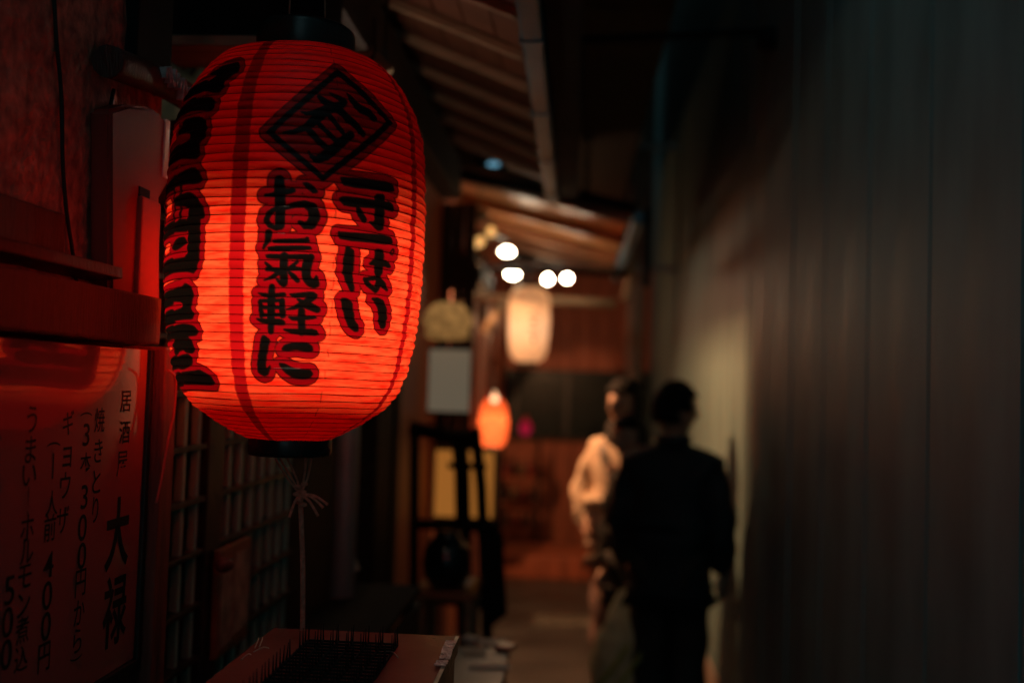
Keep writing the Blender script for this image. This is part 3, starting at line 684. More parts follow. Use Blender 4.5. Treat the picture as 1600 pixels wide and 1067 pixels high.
def letter(bm, ch, c, wv, hv, wd, ht, nrm, bold=.012, shear=0):
    co, fs = glyph(ch, bold)
    if not len(co): return
    lo, hi = co.min(0), co.max(0); sz = np.maximum(hi - lo, .02); mid = (lo + hi) / 2
    full = max(sz.max(), .62) if ch not in '0123456789()ー~' else None
    kx, ky = (wd / full, ht / full) if full else (wd / max(sz[0], .5), ht / max(sz[1], .5))
    vs = [bm.verts.new(c + wv * ((x - mid[0]) * kx) + hv * ((y - mid[1]) * ky + (x - mid[0]) * kx * shear) + nrm) for x, y in co]
    for f in fs:
        try: bm.faces.new([vs[q] for q in f])
        except ValueError: pass
COLS = [[('居', 197, 627, .042, .036), ('酒', 195, 675, .042, .038), ('屋', 191, 724, .042, .042), ('大', 184, 832, .092, .118, .028), ('禄', 180, 952, .092, .118, .018)],
        [('焼', 156, 656, .036, .038), ('き', 154, 704, .036, .036), ('と', 151, 752, .036, .036), ('り', 149, 796, .030, .040)],
        [('(', 135, 647, .034, .010, 1), ('3', 135, 679, .030, .034), ('本', 134, 722, .036, .030), ('3', 132, 776, .030, .036), ('0', 129, 824, .032, .040), ('0', 128, 868, .032, .040), ('円', 126, 910, .036, .040), ('か', 124, 956, .036, .040), ('ら', 121, 1000, .034, .036), (')', 119, 1028, .034, .010, 1)],
        [('ギ', 107, 660, .036, .036), ('ョ', 105, 714, .030, .030), ('ウ', 102, 758, .036, .038), ('ザ', 98, 812, .038, .040)],
        [('(', 84, 694, .034, .010, 1), ('1', 83, 728, .016, .036), ('人', 81, 786, .036, .036), ('前', 78, 824, .036, .038), ('4', 76, 882, .032, .036), ('0', 74, 930, .032, .040), ('0', 72, 978, .032, .040), ('円', 69, 1026, .036, .040)],
        [('う', 50, 655, .036, .036), ('ま', 48, 702, .036, .036), ('い', 46, 742, .038, .032), ('!', 44, 782, .012, .040), ('ホ', 43, 824, .036, .038), ('ル', 42, 862, .036, .036), ('モ', 39, 900, .036, .034), ('ン', 37, 944, .034, .034), ('煮', 35, 984, .036, .036), ('込', 33, 1028, .036, .036)],
        [('5', 15, 922, .032, .038), ('0', 12, 972, .032, .040), ('0', 10, 1022, .032, .040)]]
for col_ in COLS:
    bm = B()
    for e in col_:
        ch, u, v, wd, ht = e[:5]; c = PX(u, v, MX + .0007)
        if len(e) == 6 and e[5] == 1:       # brackets lie on their side in vertical writing
            tmp = B(); letter(tmp, ch, Vector((0, 0, 0)), Vector((0, 0, -1)), Vector((0, 1, 0)), .011, wd, Vector((0, 0, 0)), .01)
            for q in tmp.verts: q.co += c
            merge(bm, tmp)
        else: letter(bm, ch, c, Vector((0, 1, 0)), Vector((0, 0, 1)), wd * .86, ht * .95, Vector((0, 0, 0)), e[5] if len(e) == 6 else .006, .0)
    obj('lettering', bm, M['ink'], board)

# pipe cover, cables, cord, old pipe
DX = WL + .035
def dq_(u, v, x=DX): return PX(u, v, x)
yd = dq_(210, 300).y
pc = empty('duct_cover', (DX, yd, 1.75), 'painted metal duct cover on the stucco wall, white strip on its edge', 'duct')
out = [(174, 507), (173, 172), (200, 164), (240, 168), (258, 184), (267, 205), (268, 280), (250, 312), (251, 513)]
bm = B(); f0 = [bm.verts.new(dq_(u, v)) for u, v in out]; f1 = [bm.verts.new(Vector((WL + .001, q.co.y, q.co.z))) for q in f0]
bm.faces.new(f0); bm.faces.new(f1[::-1])
for q in range(len(out)): bm.faces.new((f0[q], f0[(q + 1) % len(out)], f1[(q + 1) % len(out)], f1[q]))
bmesh.ops.recalc_face_normals(bm, faces=bm.faces[:]); bmesh.ops.bevel(bm, geom=bm.edges[:], offset=.006, segments=3, affect='EDGES')
obj('cover', bm, M['pipe_paint'], pc)
a, b = dq_(206, 505), dq_(249, 320)
boxo('cover_ridge', (DX - .004, a.y, a.z), (DX + .008, b.y - .01, b.z), M['pipe_paint'], pc, .004)
a, b = dq_(216, 305), dq_(233, 300); boxo('slot', (DX - .003, a.y, a.z - .003), (DX + .002, b.y, b.z + .002), M['black'], pc, .001)
a, b = dq_(253, 276), dq_(264, 190)
boxo('white_strip', (DX - .002, a.y, a.z), (DX + .0025, b.y, b.z), M['sticker'], pc, .001)
def cable(name, pts, r, m, label, cat='cable'):
    bm = B(); P = spline(pts, 8); add_tube(bm, P, r, 7); return tag(obj(name, bm, m, None, origin=P[len(P) // 2]), label, cat)
cable('wall_cable', [PX(u, v, WL + .006) for u, v in ((84, -20), (88, 60), (96, 150), (98, 250), (104, 330), (113, 390), (122, 460))], .0028, M['cable'], 'thin black cable hanging down the middle of the stucco wall')
cable('wall_cable', [PX(u, v, WL + .008) for u, v in ((178, 140), (170, 185), (168, 230), (173, 300), (171, 400), (169, 470))], .0030, M['cable'], 'black cable running down beside the metal duct cover')
cable('hanging_cord', [PX(u, v, WL + .062) for u, v in ((262, 578), (274, 592), (272, 640), (262, 690), (254, 740), (244, 785))], .0022, M['vinyl_cord'], 'thin red cord hanging beside the menu board post', 'cord')
op = empty('old_pipe', PY(270, 130, 1.95), 'old slanting pipe with torn pale tape, between the dark post and lantern', 'pipe')
bm = B(); add_tube(bm, spline([PX(168, 96, WL + .03), PX(210, 112, WL + .03), PX(270, 138, WL + .03), PX(335, 182, WL + .03)], 6), .024, 12); obj('pipe', bm, M['post_wood'], op)
bm = B()
for q in range(9):
    c = PX(256 + q * 4.5, 112 + q * 4.2, WL + .056); add_box(bm, c - Vector((.006, .003, random.uniform(.008, .022))), c + Vector((.006, .002, random.uniform(.004, .018))), Matrix.Rotation(random.uniform(-.6, .6), 3, 'X'), .001)
obj('torn_tape', bm, M['pale_tape'], op)
# lit wall seen through the gap, with slanting branch-like braces
gp = empty('back_wall', PY(320, 110, 2.95), 'stained yellowish plaster wall in the gap above the window', 'wall')
bm = B(); a, b = PY(225, 20, 2.95), PY(400, 190, 2.95)
gr = [[bm.verts.new((a.x + (b.x - a.x) * q / 10, 2.95 + random.uniform(-.008, .008), b.z + (a.z - b.z) * s2 / 8)) for s2 in range(9)] for q in range(11)]
for q in range(10):
    for s2 in range(8): bm.faces.new((gr[q][s2], gr[q + 1][s2], gr[q + 1][s2 + 1], gr[q][s2 + 1]))
add_box(bm, (a.x, 2.962, b.z), (b.x, 2.985, a.z)); obj('plaster', bm, M['plaster'], gp)
for P in ([(345, 66), (318, 130)], [(332, 62), (296, 120)], [(262, 78), (290, 108)]):
    bm = B(); add_tube(bm, spline([PY(u, v, 2.88) for u, v in P], 4), [.014, .012, .011, .01, .009], 7); obj('brace', bm, M['dark_wood'], gp)
br_ = empty('bracket', PY(560, 40, 2.35), 'pale timber bracket and brace just behind the lantern top', 'bracket')
bm = B(); add_box(bm, PY(508, 42, 2.32), PY(592, 18, 2.44), bevel=.004); obj('arm', bm, M['tan_wood'], br_)
bm = B(); add_tube(bm, spline([PY(545, 38, 2.36), PY(560, 60, 2.36), PY(575, 88, 2.36), PY(605, 118, 2.36)], 5), .022, 8); obj('brace', bm, M['tan_wood'], br_)
bm = B(); add_tube(bm, [PY(585, 30, 2.3), PY(585, 86, 2.3), PY(577, 98, 2.3)], .0045, 6); obj('hook', bm, M['cable'], br_)

# ------------------------------------------------------------------ things along the left side
fl = empty('leaflet_rack', PX(372, 1000, WL + .03), 'worn wooden leaflet board hung on the lattice window', 'board')
ya, yb2 = PX(351, 900, WL + .02).y, PX(399, 900, WL + .02).y
zA, zB = PX(375, 1010, WL + .02).z, PX(375, 850, WL + .02).z
boxo('back_board', (WL - .006, ya, zA), (WL + .008, yb2, zB), M['brown_wood'], fl, .004)
boxo('leaflet', (WL + .0085, ya + .09, zA + .03), (WL + .0105, yb2 - .01, zB - .02), M['flyer'], fl, .0005)
boxo('leaflet', (WL + .0085, ya + .012, zA + .02), (WL + .0105, ya + .085, zB - .05), M['flyer'], fl, .0005)
bm = B(); add_ball(bm, PX(350, 882, WL + .03), .02, 2, (1, 1.3, .8)); tag(obj('door_pull', bm, M['post_wood'], house), 'x', 'y'); 
dpull = [o for o in house.children if o.name.startswith('door_pull')][0]; del dpull['label'], dpull['category']
bm = B(); P = [PY(527, 640, 2.75), PY(520, 800, 2.75), PY(512, 960, 2.75)]; x = P[1].x
bm = B(); add_tube(bm, [(x, 2.9, .0), (x, 2.9, 2.5)], .035, 14); tag(obj('wall_pipe', bm, M['grey_metal'], None, origin=(x, 2.9, 0)), 'dull blue grey vertical pipe on the left wall behind the twine', 'pipe')
# long-handled dustpan
dpn = empty('long_dustpan', PY(543, 890, 2.9), 'pale long handled dustpan hanging against the left wall', 'dustpan')
bm = B(); add_tube(bm, [PY(549, 650, 2.9), PY(545, 780, 2.9), PY(543, 862, 2.9)], .0085, 8); obj('handle', bm, M['grey_metal'], dpn)
bm = B(); a = [PY(538, 862, 2.9), PY(548, 862, 2.9), PY(560, 892, 2.9), PY(526, 890, 2.9)]
lo = [bm.verts.new(q) for q in a]; hi = [bm.verts.new(q + Vector((0, .03, 0))) for q in a]; bm.faces.new(lo); bm.faces.new(hi[::-1])
for q in range(4): bm.faces.new((lo[q], lo[(q + 1) % 4], hi[(q + 1) % 4], hi[q]))
bmesh.ops.bevel(bm, geom=bm.edges[:], offset=.004, segments=2, affect='EDGES'); obj('pan', bm, M['pale_sign'], dpn)
# crate against the left wall
crate = empty('wooden_crate', (-.55, 2.75, 0), 'dark slatted wooden crate standing against the left wall', 'crate')
cx0, cx1, cy0, cy1 = -.69, -.46, 2.45, 3.1
cs = None
for k in range(7):
    z = .05 + k * .135
    for nm, lo, hi in (('slat', (cx0, cy0, z), (cx1, cy0 + .018, z + .11)), ('slat', (cx1 - .018, cy0 + .019, z), (cx1, cy1, z + .11))): boxo(nm, lo, hi, M['dark_wood'], crate, .003)
for x, y in ((cx0, cy0 + .02), (cx1 - .05, cy0 + .02), (cx0, cy1 - .03), (cx1 - .05, cy1 - .03)): boxo('corner_post', (x, y, 0), (x + .03, y + .03, 1.0), M['dark_wood'], crate, .003)
boxo('top', (cx0, cy0, 1.001), (cx1, cy1, 1.02), M['black'], crate, .003)
# board added to screen the door lamp from the near siding, and the lamp itself
scr = empty('lamp_screen', (-.6, 5.32, 1.4), 'dark board added to screen the door lamp, jutting from the left wall', 'board')
bw_ = .0565
for k in range(3): boxo('plank', (WL - .0195 + k * (bw_ + .0065), 5.31, 1.30), (WL - .0225 + (k + 1) * (bw_ + .0065), 5.33, 2.62), M['dark_wood'], scr, .002)
dl = empty('door_lamp', (-.62, 5.40, 2.22), 'long hooded lamp over the shop door, hood shaped to trim its light, hidden behind the added screen', 'lamp')
bm = B()
add_box(bm, (-.70, 5.34, 2.30), (-.52, 6.14, 2.315), bevel=.003); add_box(bm, (-.532, 5.341, 2.202), (-.522, 6.139, 2.299), bevel=.003); add_box(bm, (-.70, 5.341, 2.19), (-.69, 6.139, 2.299), bevel=.003)
add_box(bm, (-.689, 5.342, 2.15), (-.533, 5.352, 2.299), bevel=.003); add_box(bm, (-.689, 6.128, 2.19), (-.533, 6.138, 2.299), bevel=.003)
obj('hood', bm, M['black'], dl)  # hood edge set to cut the light's top line on the siding
bm = B(); add_tube(bm, [(-.62, 5.7, 2.315), (-.62, 5.7, 2.66)], .006, 6); obj('lamp_cord', bm, M['cable'], dl)
lamp('door_lamp_light', (-.62, 5.40, 2.222), 150, (1.0, .46, .20), .012, dl)
# bulb under the near awning, with a baffle added to keep its light off the near left
boxo('baffle', (-.76, 2.34, 2.13), (-.535, 2.352, 2.43), M['dark_wood'], house, .002)
el = empty('eave_lamp', (-.50, 2.45, 2.25), 'bare bulb under the near awning, hidden behind the red lantern', 'lamp')
bm = B(); add_lathe(bm, (-.50, 2.45, 2.25), [(.0, .115), (.016, .11), (.018, .05), (.014, .045), (0, .045)], 14); add_tube(bm, [(-.50, 2.45, 2.36), (-.50, 2.45, 2.66)], .004, 6); obj('socket', bm, M['black'], el)
bm = B(); add_ball(bm, (-.50, 2.45, 2.262), .028, 2); obj('bulb', bm, M['eave_bulb'], el)
lamp('eave_lamp_light', (-.50, 2.45, 2.262), 2.3, (1.0, .74, .54), .034, el)
# left shop front beyond the near house
ls = empty('shop_front', (WL, 7, 0), 'second shop front on the left beyond the added screen board', 'building')
boxo('front_wall', (WL - .2, 4.13, -.1), (WL - .02, 10.5, 3.2), M['red_wood'], ls, 0)
for y in (5.6, 6.6, 7.6, 8.6): boxo('post', (WL - .019, y, 0), (WL + .03, y + .1, 2.6), M['post_wood'], ls, .004)
# pale sign, round shade
ps = empty('pale_sign', PY(700, 640, 4.7), 'blank pale rectangular sign with faint added glow, hanging by the added screen', 'sign')
a, b = PY(668, 642, 4.7), PY(735, 547, 4.7)
boxo('face', (a.x, 4.7, a.z), (b.x, 4.72, b.z), M['sign_glow'], ps, .003); 
for z in (a.z - .008, b.z + .0005): boxo('frame', (a.x, 4.697, z), (b.x, 4.723, z + .0075), M['frame_black'], ps, .001)
bm = B(); c = PY(700, 505, 4.63); add_lathe(bm, c, [(.02, .10), (.06, .095), (.105, .05), (.118, 0), (.112, -.006), (.10, -.02), (.105, -.06), (.085, -.075), (.0, -.078)], 30)
rs = empty('rattan_lamp', c, 'round straw coloured woven lamp shade with a dim added light, above the pale sign', 'lamp'); obj('shade', bm, M['rattan_paper'], rs); lamp('rattan_fill_light', c + Vector((0, 0, .02)), .35, (1.0, .72, .42), .02, rs)  # small inner light added to brighten the shade
# glowing amber stand sign and the black easel in front of it
am = empty('amber_sign', PY(725, 820, 5.1), 'glowing amber box sign behind the black easel', 'sign')
a, b = PY(678, 806, 5.1), PY(772, 706, 5.1)
boxo('lit_panel', (a.x, 5.1, a.z), (b.x, 5.12, b.z), M['amber_panel'], am, .004); boxo('casing', (a.x - .01, 5.121, a.z - .02), (b.x + .01, 5.25, b.z + .02), M['frame_black'], am, .004)
boxo('leg', (a.x, 5.13, 0), (a.x + .03, 5.2, a.z - .021), M['frame_black'], am, .003); boxo('leg', (b.x - .03, 5.13, 0), (b.x, 5.2, a.z - .021), M['frame_black'], am, .003)
ea = empty('black_easel', PY(715, 1000, 4.0), 'black folding easel stand with slanting posts in front of the amber sign', 'easel')
YE = 4.25
for P, r in (([(716, 672), (722, 740), (736, 1060)], .034), ([(742, 668), (752, 760), (775, 1060)], .024), ([(648, 660), (650, 1060)], .022)):
    bm = B(); q = [PY(u, v, YE) for u, v in P]; q[-1].z = 0; add_tube(bm, q, r, 4); obj('post', bm, M['black'], ea)
for P, r in (([(640, 818), (782, 824)], .022), ([(700, 727), (760, 729)], .014), ([(640, 668), (745, 690)], .03), ([(660, 935), (770, 945)], .018)):
    bm = B(); add_tube(bm, [PY(u, v, YE - .02) for u, v in P], r, 4); obj('rail', bm, M['black'], ea)
bm = B(); q = [PY(u, v, YE - .03) for u, v in ((745, 830), (785, 832), (792, 960), (760, 985))]
lo = [bm.verts.new(x) for x in q]; hi = [bm.verts.new(x + Vector((0, .03, 0))) for x in q]; bm.faces.new(lo); bm.faces.new(hi[::-1])
for k in range(4): bm.faces.new((lo[k], lo[(k + 1) % 4], hi[(k + 1) % 4], hi[k]))
obj('board', bm, M['black'], ea)
# low shelf with a shiny pot
shf = empty('low_shelf', (-.6, 3.9, 0), 'low brown shelf at the foot of the black easel', 'shelf')
zS = PY(690, 925, 3.85).z
xS0, xS1 = PY(645, 930, 3.85).x, PY(742, 930, 3.85).x
boxo('top', (xS0, 3.85, zS - .03), (xS1, 4.18, zS), M['brown_wood'], shf, .004)
for x in (xS0 + .01, xS1 - .04): boxo('leg', (x, 3.86, 0), (x + .03, 3.9, zS - .031), M['tan_wood'], shf, .003); boxo('leg', (x, 4.12, 0), (x + .03, 4.16, zS - .031), M['tan_wood'], shf, .003)
bm = B(); c = PY(697, 922, 3.98); c.z = zS; add_lathe(bm, c, [(0, 0), (.06, 0), (.088, .03), (.10, .09), (.092, .15), (.06, .19), (.045, .20), (.05, .215), (0, .217)], 32)
tag(obj('shiny_pot', bm, M['gloss_black'], None, origin=c), 'round glossy black pot on the low brown shelf', 'pot')
# little table with menus, right behind the metal box
tb = empty('small_table', (-.24, 2.85, 0), 'small dark table of leaflets behind the metal box', 'table')
zT = .80
ta, tb_ = PZ(700, 1000, zT), PZ(800, 1003, zT)
boxo('top', (ta.x - .05, 2.72, zT - .03), (tb_.x, 3.25, zT), M['frame_black'], tb, .004)
for x in (ta.x - .04, tb_.x - .04):
    for y in (2.74, 3.2): boxo('leg', (x, y, 0), (x + .03, y + .03, zT - .031), M['frame_black'], tb, .003)
lfm = None
labs = ['white leaflet', 'red and white leaflet', 'cream leaflet']
i = 0
for (u, v, w_, h_, an, mm, lb) in ((770, 1002, .09, .06, .3, 'white_paper', 'white leaflet lying at the back of the small table'), (790, 1012, .05, .05, -.4, 'red_plastic', 'small red packet on the corner of the small table'),
                                   (742, 1018, .07, .05, .1, 'flyer', 'brown leaflet lying near the middle of the small table'), (765, 1040, .12, .05, .05, 'white_paper', 'white paper slip along the front of the small table'), (735, 1000, .04, .05, .8, 'white_paper', 'crumpled pale napkin on the small table')):
    c = PZ(u, v, zT + .004); bm = B()
    add_box(bm, c - Vector((w_ / 2, h_ / 2, .003)), c + Vector((w_ / 2, h_ / 2, .012 if 'packet' in lb or 'napkin' in lb else .002)), Matrix.Rotation(an, 3, 'Z'), .001)
    tag(obj('red_packet' if 'packet' in lb else ('paper_napkin' if 'napkin' in lb else 'leaflet'), bm, M[mm], None, origin=c), lb, 'packet' if 'packet' in lb else ('napkin' if 'napkin' in lb else 'leaflet'))

# far lanterns
def far_lantern(name, c, prof, m, label, power, col, capm, group=None):
    t = empty(name, c, label, 'lantern', group)
    bm = B(); n = len(prof); P = []
    for k in range(n - 1):
        for e in range(4):
            f = e / 4; P.append((prof[k][0] * (1 - f) + prof[k + 1][0] * f + (.0025 if e % 2 else -.0025), prof[k][1] * (1 - f) + prof[k + 1][1] * f))
    P.append(prof[-1]); add_lathe(bm, c, P, 40); obj('paper_shell', bm, m, t)
    r, z = prof[0]; bm = B(); add_lathe(bm, c, [(0, z + .035), (r * .96, z + .035), (r * 1.02, z + .002), (r * .98, z - .004), (0, z - .004)], 28); obj('top_cap', bm, capm, t)
    r, z = prof[-1]; bm = B(); add_lathe(bm, c, [(0, z + .004), (r * .98, z + .004), (r * 1.02, z), (r * .97, z - .02), (0, z - .02)], 28); obj('bottom_cap', bm, capm, t)
    bm = B(); add_tube(bm, [c + Vector((0, 0, prof[0][1] + .03)), c + Vector((0, 0, prof[0][1] + .18))], .004, 6); obj('hanging_wire', bm, M['cable'], t)
    lamp('far_lantern_light', c + Vector((0, 0, -.03)), power, col, .05, t)
    return t
k63 = 6.3 / F
wl_ = far_lantern('white_lantern', PY(826, 507, 6.3), [(r * k63 * .88, z * k63 * .94) for r, z in ((24, 62), (33, 52), (37, 38), (38, 10), (36, -20), (34, -42), (29, -56), (18, -63))], M['white_paper_shell'], 'white paper lantern hanging under the bulbs', .42, (1.0, .90, .78), M['black'])
bm = B(); c0 = PY(834, 505, 6.3)
for v, w_, h_ in ((487, 9, 3), (493, 12, 2.5), (503, 8, 7), (515, 10, 3), (521, 12, 2.5), (531, 4, 8)):
    c = PY(834, v, 6.3 - .218); bm = B(); add_box(bm, c - Vector((w_ * k63 / 2, .002, h_ * k63 / 2)), c + Vector((w_ * k63 / 2, .0005, h_ * k63 / 2)))
    obj('lettering', bm, M['ink'], wl_)
k7 = 7.0 / F
rl_ = far_lantern('red_lantern', PY(771, 660, 7.0), [(r * k7 * .86, z * k7 * .9) for r, z in ((13, 40), (22, 30), (25, 12), (26, -8), (24, -26), (19, -38), (12, -43))], M['red_paper_shell'], 'small glowing orange red lantern above the amber sign', 1.9, (1.0, .72, .42), M['red_plastic'])
bm = B(); c7 = PY(771, 660, 7.0); add_lathe(bm, c7, [(r * k7 * .86 + .004, z * k7 * .9) for r, z in ((26, 4), (26, -8), (24.6, -22), (22.5, -30))], 36); obj('hot_band', bm, M['cream_paper'], rl_)  # cream band added as the hot spot on the lantern's lower front
bm = B(); add_ball(bm, PY(773, 623, 6.86), .026, 2); add_tube(bm, [PY(773, 622, 6.86) + Vector((0, 0, .02)), PY(773, 612, 7.0)], .006, 6); obj('bulb', bm, M['warm_bulb'], rl_)
far_lantern('pink_lantern', PY(821, 668, 8.2), [(r * k7, z * k7) for r, z in ((5, 13), (10, 8), (12, 0), (10, -8), (5, -13))], M['pink_paper_shell'], 'tiny pink lantern right of the small red lantern', .045, (1.0, .6, .7), M['red_plastic'])
bm = B(); add_tube(bm, [PY(771, 600, 7.0), PY(771, 400, 7.0)], .004, 5)

# string of bulbs
bs = empty('bulb_string', PY(840, 420, 6.2), 'black cord with bare bulbs strung under the farther awning', 'string light')
bm = B(); pts = [PY(u, v, y) for u, v, y in ((735, 372, 5.6), (762, 366, 5.7), (790, 376, 5.9), (801, 404, 6.3), (830, 408, 6.4), (856, 414, 6.5), (886, 414, 6.6), (975, 420, 6.7))]
add_tube(bm, spline(pts, 6), .007, 6); obj('cord', bm, M['cable'], bs)
def bulb(u, v, y, m, r=.042, sc=(1, 1, 1)):
    c = PY(u, v, y); bm = B(); P = [(0, -1), (.5, -.86), (.85, -.5), (1, 0), (.86, .5), (.55, .85), (.36, 1.2), (0, 1.25)]
    add_lathe(bm, c, [(a * r * sc[0], b * r * sc[2]) for a, b in P], 16); o = obj('bulb', bm, m, bs)
    bm = B(); add_lathe(bm, c + Vector((0, 0, 1.2 * r * sc[2])), [(0, 0), (r * .4, 0), (r * .4, r * .8), (0, r * .85)], 10); obj('socket', bm, M['black'], bs)
for u, v, y in ((801, 428, 6.3), (856, 437, 6.5), (886, 435, 6.6), (792, 394, 5.9)): bulb(u, v, y, M['bulb'], .034 if u < 850 else .029, (1.25 if u < 850 else 1, 1, .62 if u < 800 else .85))
for u, v, y in ((741, 382, 5.6), (767, 363, 5.7), (750, 378, 5.75)): bulb(u, v, y, M['amber_bulb'], .028)
bm = B(); c = PY(771, 257, 5.05); add_ball(bm, c, .034, 2, (1, .5, .38)); 
fb = empty('far_fill', PY(824, 505, 8.9), 'added bulb hidden behind the white lantern to light the far shop front', 'lamp')
c9 = PY(824, 505, 8.9); t9 = B(); add_ball(t9, c9, .035, 2); obj('bulb', t9, M['fill_bulb'], fb); t9 = B(); add_tube(t9, [c9 + Vector((0, 0, .03)), c9 + Vector((0, 0, .09)), c9 + Vector((0, 0, 1.2))], [.018, .018, .004], 8); obj('cord', t9, M['cable'], fb)
lamp('far_fill_light', c9, 34, (1.0, .55, .27), .04, fb)  # unseen bulb added to warm the far front, step and siding
bl_ = empty('blue_glow', c, 'small blue glow added in the dark gap between the two awnings', 'lamp'); obj('lens', bm, M['blue_spot'], bl_)  # lens and housing made up to give a bluish spot of light
bm = B(); add_box(bm, c + Vector((-.06, .022, -.035)), c + Vector((.06, .05, .04)), bevel=.004); obj('housing', bm, M['black'], bl_)
# cluttered pale things by the bulbs: folded parasol cloth and paper fans
bm = B()
for k, (u, v, r) in enumerate(((742, 402, .05), (730, 392, .035), (745, 336, .04), (757, 415, .03))):
    c = PY(u, v, 5.4 + .05 * k); add_ball(bm, c, r, 2, (1.3, .8, .8))
bm.free()
for u, v, r, lb in ((738, 404, .06, 'lower crumpled cloth bundle hung by the amber bulbs'), (748, 336, .05, 'upper dim cloth bundle hung above the amber bulbs')):
    c = PY(u, v, 5.5); bm = B(); add_ball(bm, c, r, 3, (1.2, .8, .75))
    for q in bm.verts: q.co += (q.co - c).normalized() * (.010 * math.sin(q.co.x * 130) * math.cos(q.co.z * 90))
    add_tube(bm, [c + Vector((0, 0, r * .6)), c + Vector((0, 0, r + .22))], .005, 5)
    tag(obj('cloth_bundle', bm, M['rattan'], None, origin=c), lb, 'bundle')
# red shelf clutter in front of the far shop
sh = empty('bottle_shelf', (PY(810, 800, 9.4).x, 9.4, 0), 'dim red shelving with crates beside the far shop front', 'shelf')
xa, xb = PY(782, 800, 9.4).x, PY(836, 800, 9.4).x
for v in (705, 745, 785, 825): z = PY(810, v, 9.4).z; boxo('shelf_board', (xa, 9.4, z - .02), (xb, 9.75, z), M['red_wood'], sh, .003)
for x in (xa - .03, xb): boxo('upright', (x, 9.38, 0), (x + .029, 9.77, PY(810, 690, 9.4).z), M['dark_wood'], sh, .003)
i = 0
for v in (745, 785, 825):
    for u in (790, 803, 816, 828):
        c = PY(u, v, 9.5); c.z = PY(810, v, 9.4).z; bm = B(); h = random.uniform(.13, .17); r = .028
        add_lathe(bm, c, [(0, 0), (r, 0), (r, h * .6), (r * .4, h * .78), (r * .4, h), (0, h)], 12)
        o = obj('bottle', bm, M[('red_plastic', 'gloss_black', 'rattan')[i % 3]], None, origin=c)
        tag(o, '%s bottle, %s from the left on the %s board of the red shelving' % (('red', 'black', 'straw coloured')[i % 3], ('first', 'second', 'third', 'fourth')[i % 4], {745: 'upper', 785: 'middle', 825: 'lower'}[v]), 'bottle', 'bottles on the red shelving'); i += 1

# ------------------------------------------------------------------ people
def skin_mesh(nodes_, edges, sub=2, root=0, post=None):
    me = bpy.data.meshes.new('t'); me.from_pydata([n[:3] for n in nodes_], edges, []); o = bpy.data.objects.new('t', me); COL.objects.link(o)
    o.modifiers.new('s', 'SKIN').use_smooth_shade = True
    for q, n in zip(me.skin_vertices[0].data, nodes_): q.radius = (n[3], n[4] if len(n) > 4 else n[3])
    for q in me.skin_vertices[0].data: q.use_root = False
    me.skin_vertices[0].data[root].use_root = True
    ss = o.modifiers.new('b', 'SUBSURF'); ss.levels = sub; ss.render_levels = sub
    bpy.context.view_layer.update(); dg = bpy.context.evaluated_depsgraph_get(); r = bpy.data.meshes.new_from_object(o.evaluated_get(dg)); bpy.data.objects.remove(o)
    if post:
        for v in r.vertices: v.co = post(v.co)
    bm = B(); bm.from_mesh(r); bpy.data.meshes.remove(r)
    for f in bm.faces: f.smooth = True
    return bm
def head_mesh(c, s=1.0, female=False):
    """face looks along -Y; c is the head centre"""
    t = bmesh.new(); bmesh.ops.create_uvsphere(t, u_segments=40, v_segments=30, radius=1)
    for v in t.verts:
        x, y, z = v.co
        wv = 1 - .28 * max(0, -z) ** 1.5; X = .074 * x * wv; Y = .094 * y * (1 - .22 * max(0, -z)); Z = .117 * z
        if y < 0:
            g = lambda cx, cz, sx, sz: math.exp(-((X - cx) / sx) ** 2 - ((Z - cz) / sz) ** 2)
            Y -= .026 * g(0, -.022, .011, .016) + .012 * g(0, .005, .008, .026)       # nose
            Y += .009 * (g(.031, .010, .016, .011) + g(-.031, .010, .016, .011))       # eye sockets
            Y -= .008 * g(0, -.062, .024, .010) ; Y += .004 * g(0, -.061, .02, .003)   # lips
            Y -= .012 * g(0, -.098, .022, .018)                                        # chin
            Y -= .006 * (g(.03, .03, .02, .008) + g(-.03, .03, .02, .008))             # brow
        v.co = Vector((X, Y, Z))
    for f in t.faces: f.smooth = True
    for sx in (-1, 1):
        e = bmesh.new(); bmesh.ops.create_uvsphere(e, u_segments=12, v_segments=10, radius=1)
        for v in e.verts: v.co = Vector((sx * (.074 + .010 * v.co.x), .012 + .018 * v.co.y + .006 * abs(v.co.x), -.004 + .032 * v.co.z))
        for f in e.faces: f.smooth = True
        merge(t, e)
    for v in t.verts: v.co = v.co * s + c
    return t
def hair_mesh(c, s, cut, long_=0):
    t = bmesh.new(); bmesh.ops.create_uvsphere(t, u_segments=40, v_segments=26, radius=1)
    kill = []
    for v in t.verts:
        x, y, z = v.co
        front = -y
        lim = .42 if front > .35 else (-.05 - (.4 if front < -.1 else 0)) - long_
        if z < lim - .001 : kill.append(v)
        nz2 = random.uniform(-.004, .004)
        w2 = 1 if z > 0 else 1 - .12 * (-z) ** 1.5
        v.co = Vector(((.083 + nz2 + .012 * long_) * x * w2, (.104 + nz2 + .012 * long_) * y + .012 * long_, (.126 + nz2) * z - .15 * long_ * max(0, -z)))
    bmesh.ops.delete(t, geom=kill, context='VERTS')
    ex = bmesh.ops.solidify(t, geom=t.faces[:], thickness=.008)
    for f in t.faces: f.smooth = True
    for v in t.verts: v.co = v.co * s + c
    return t
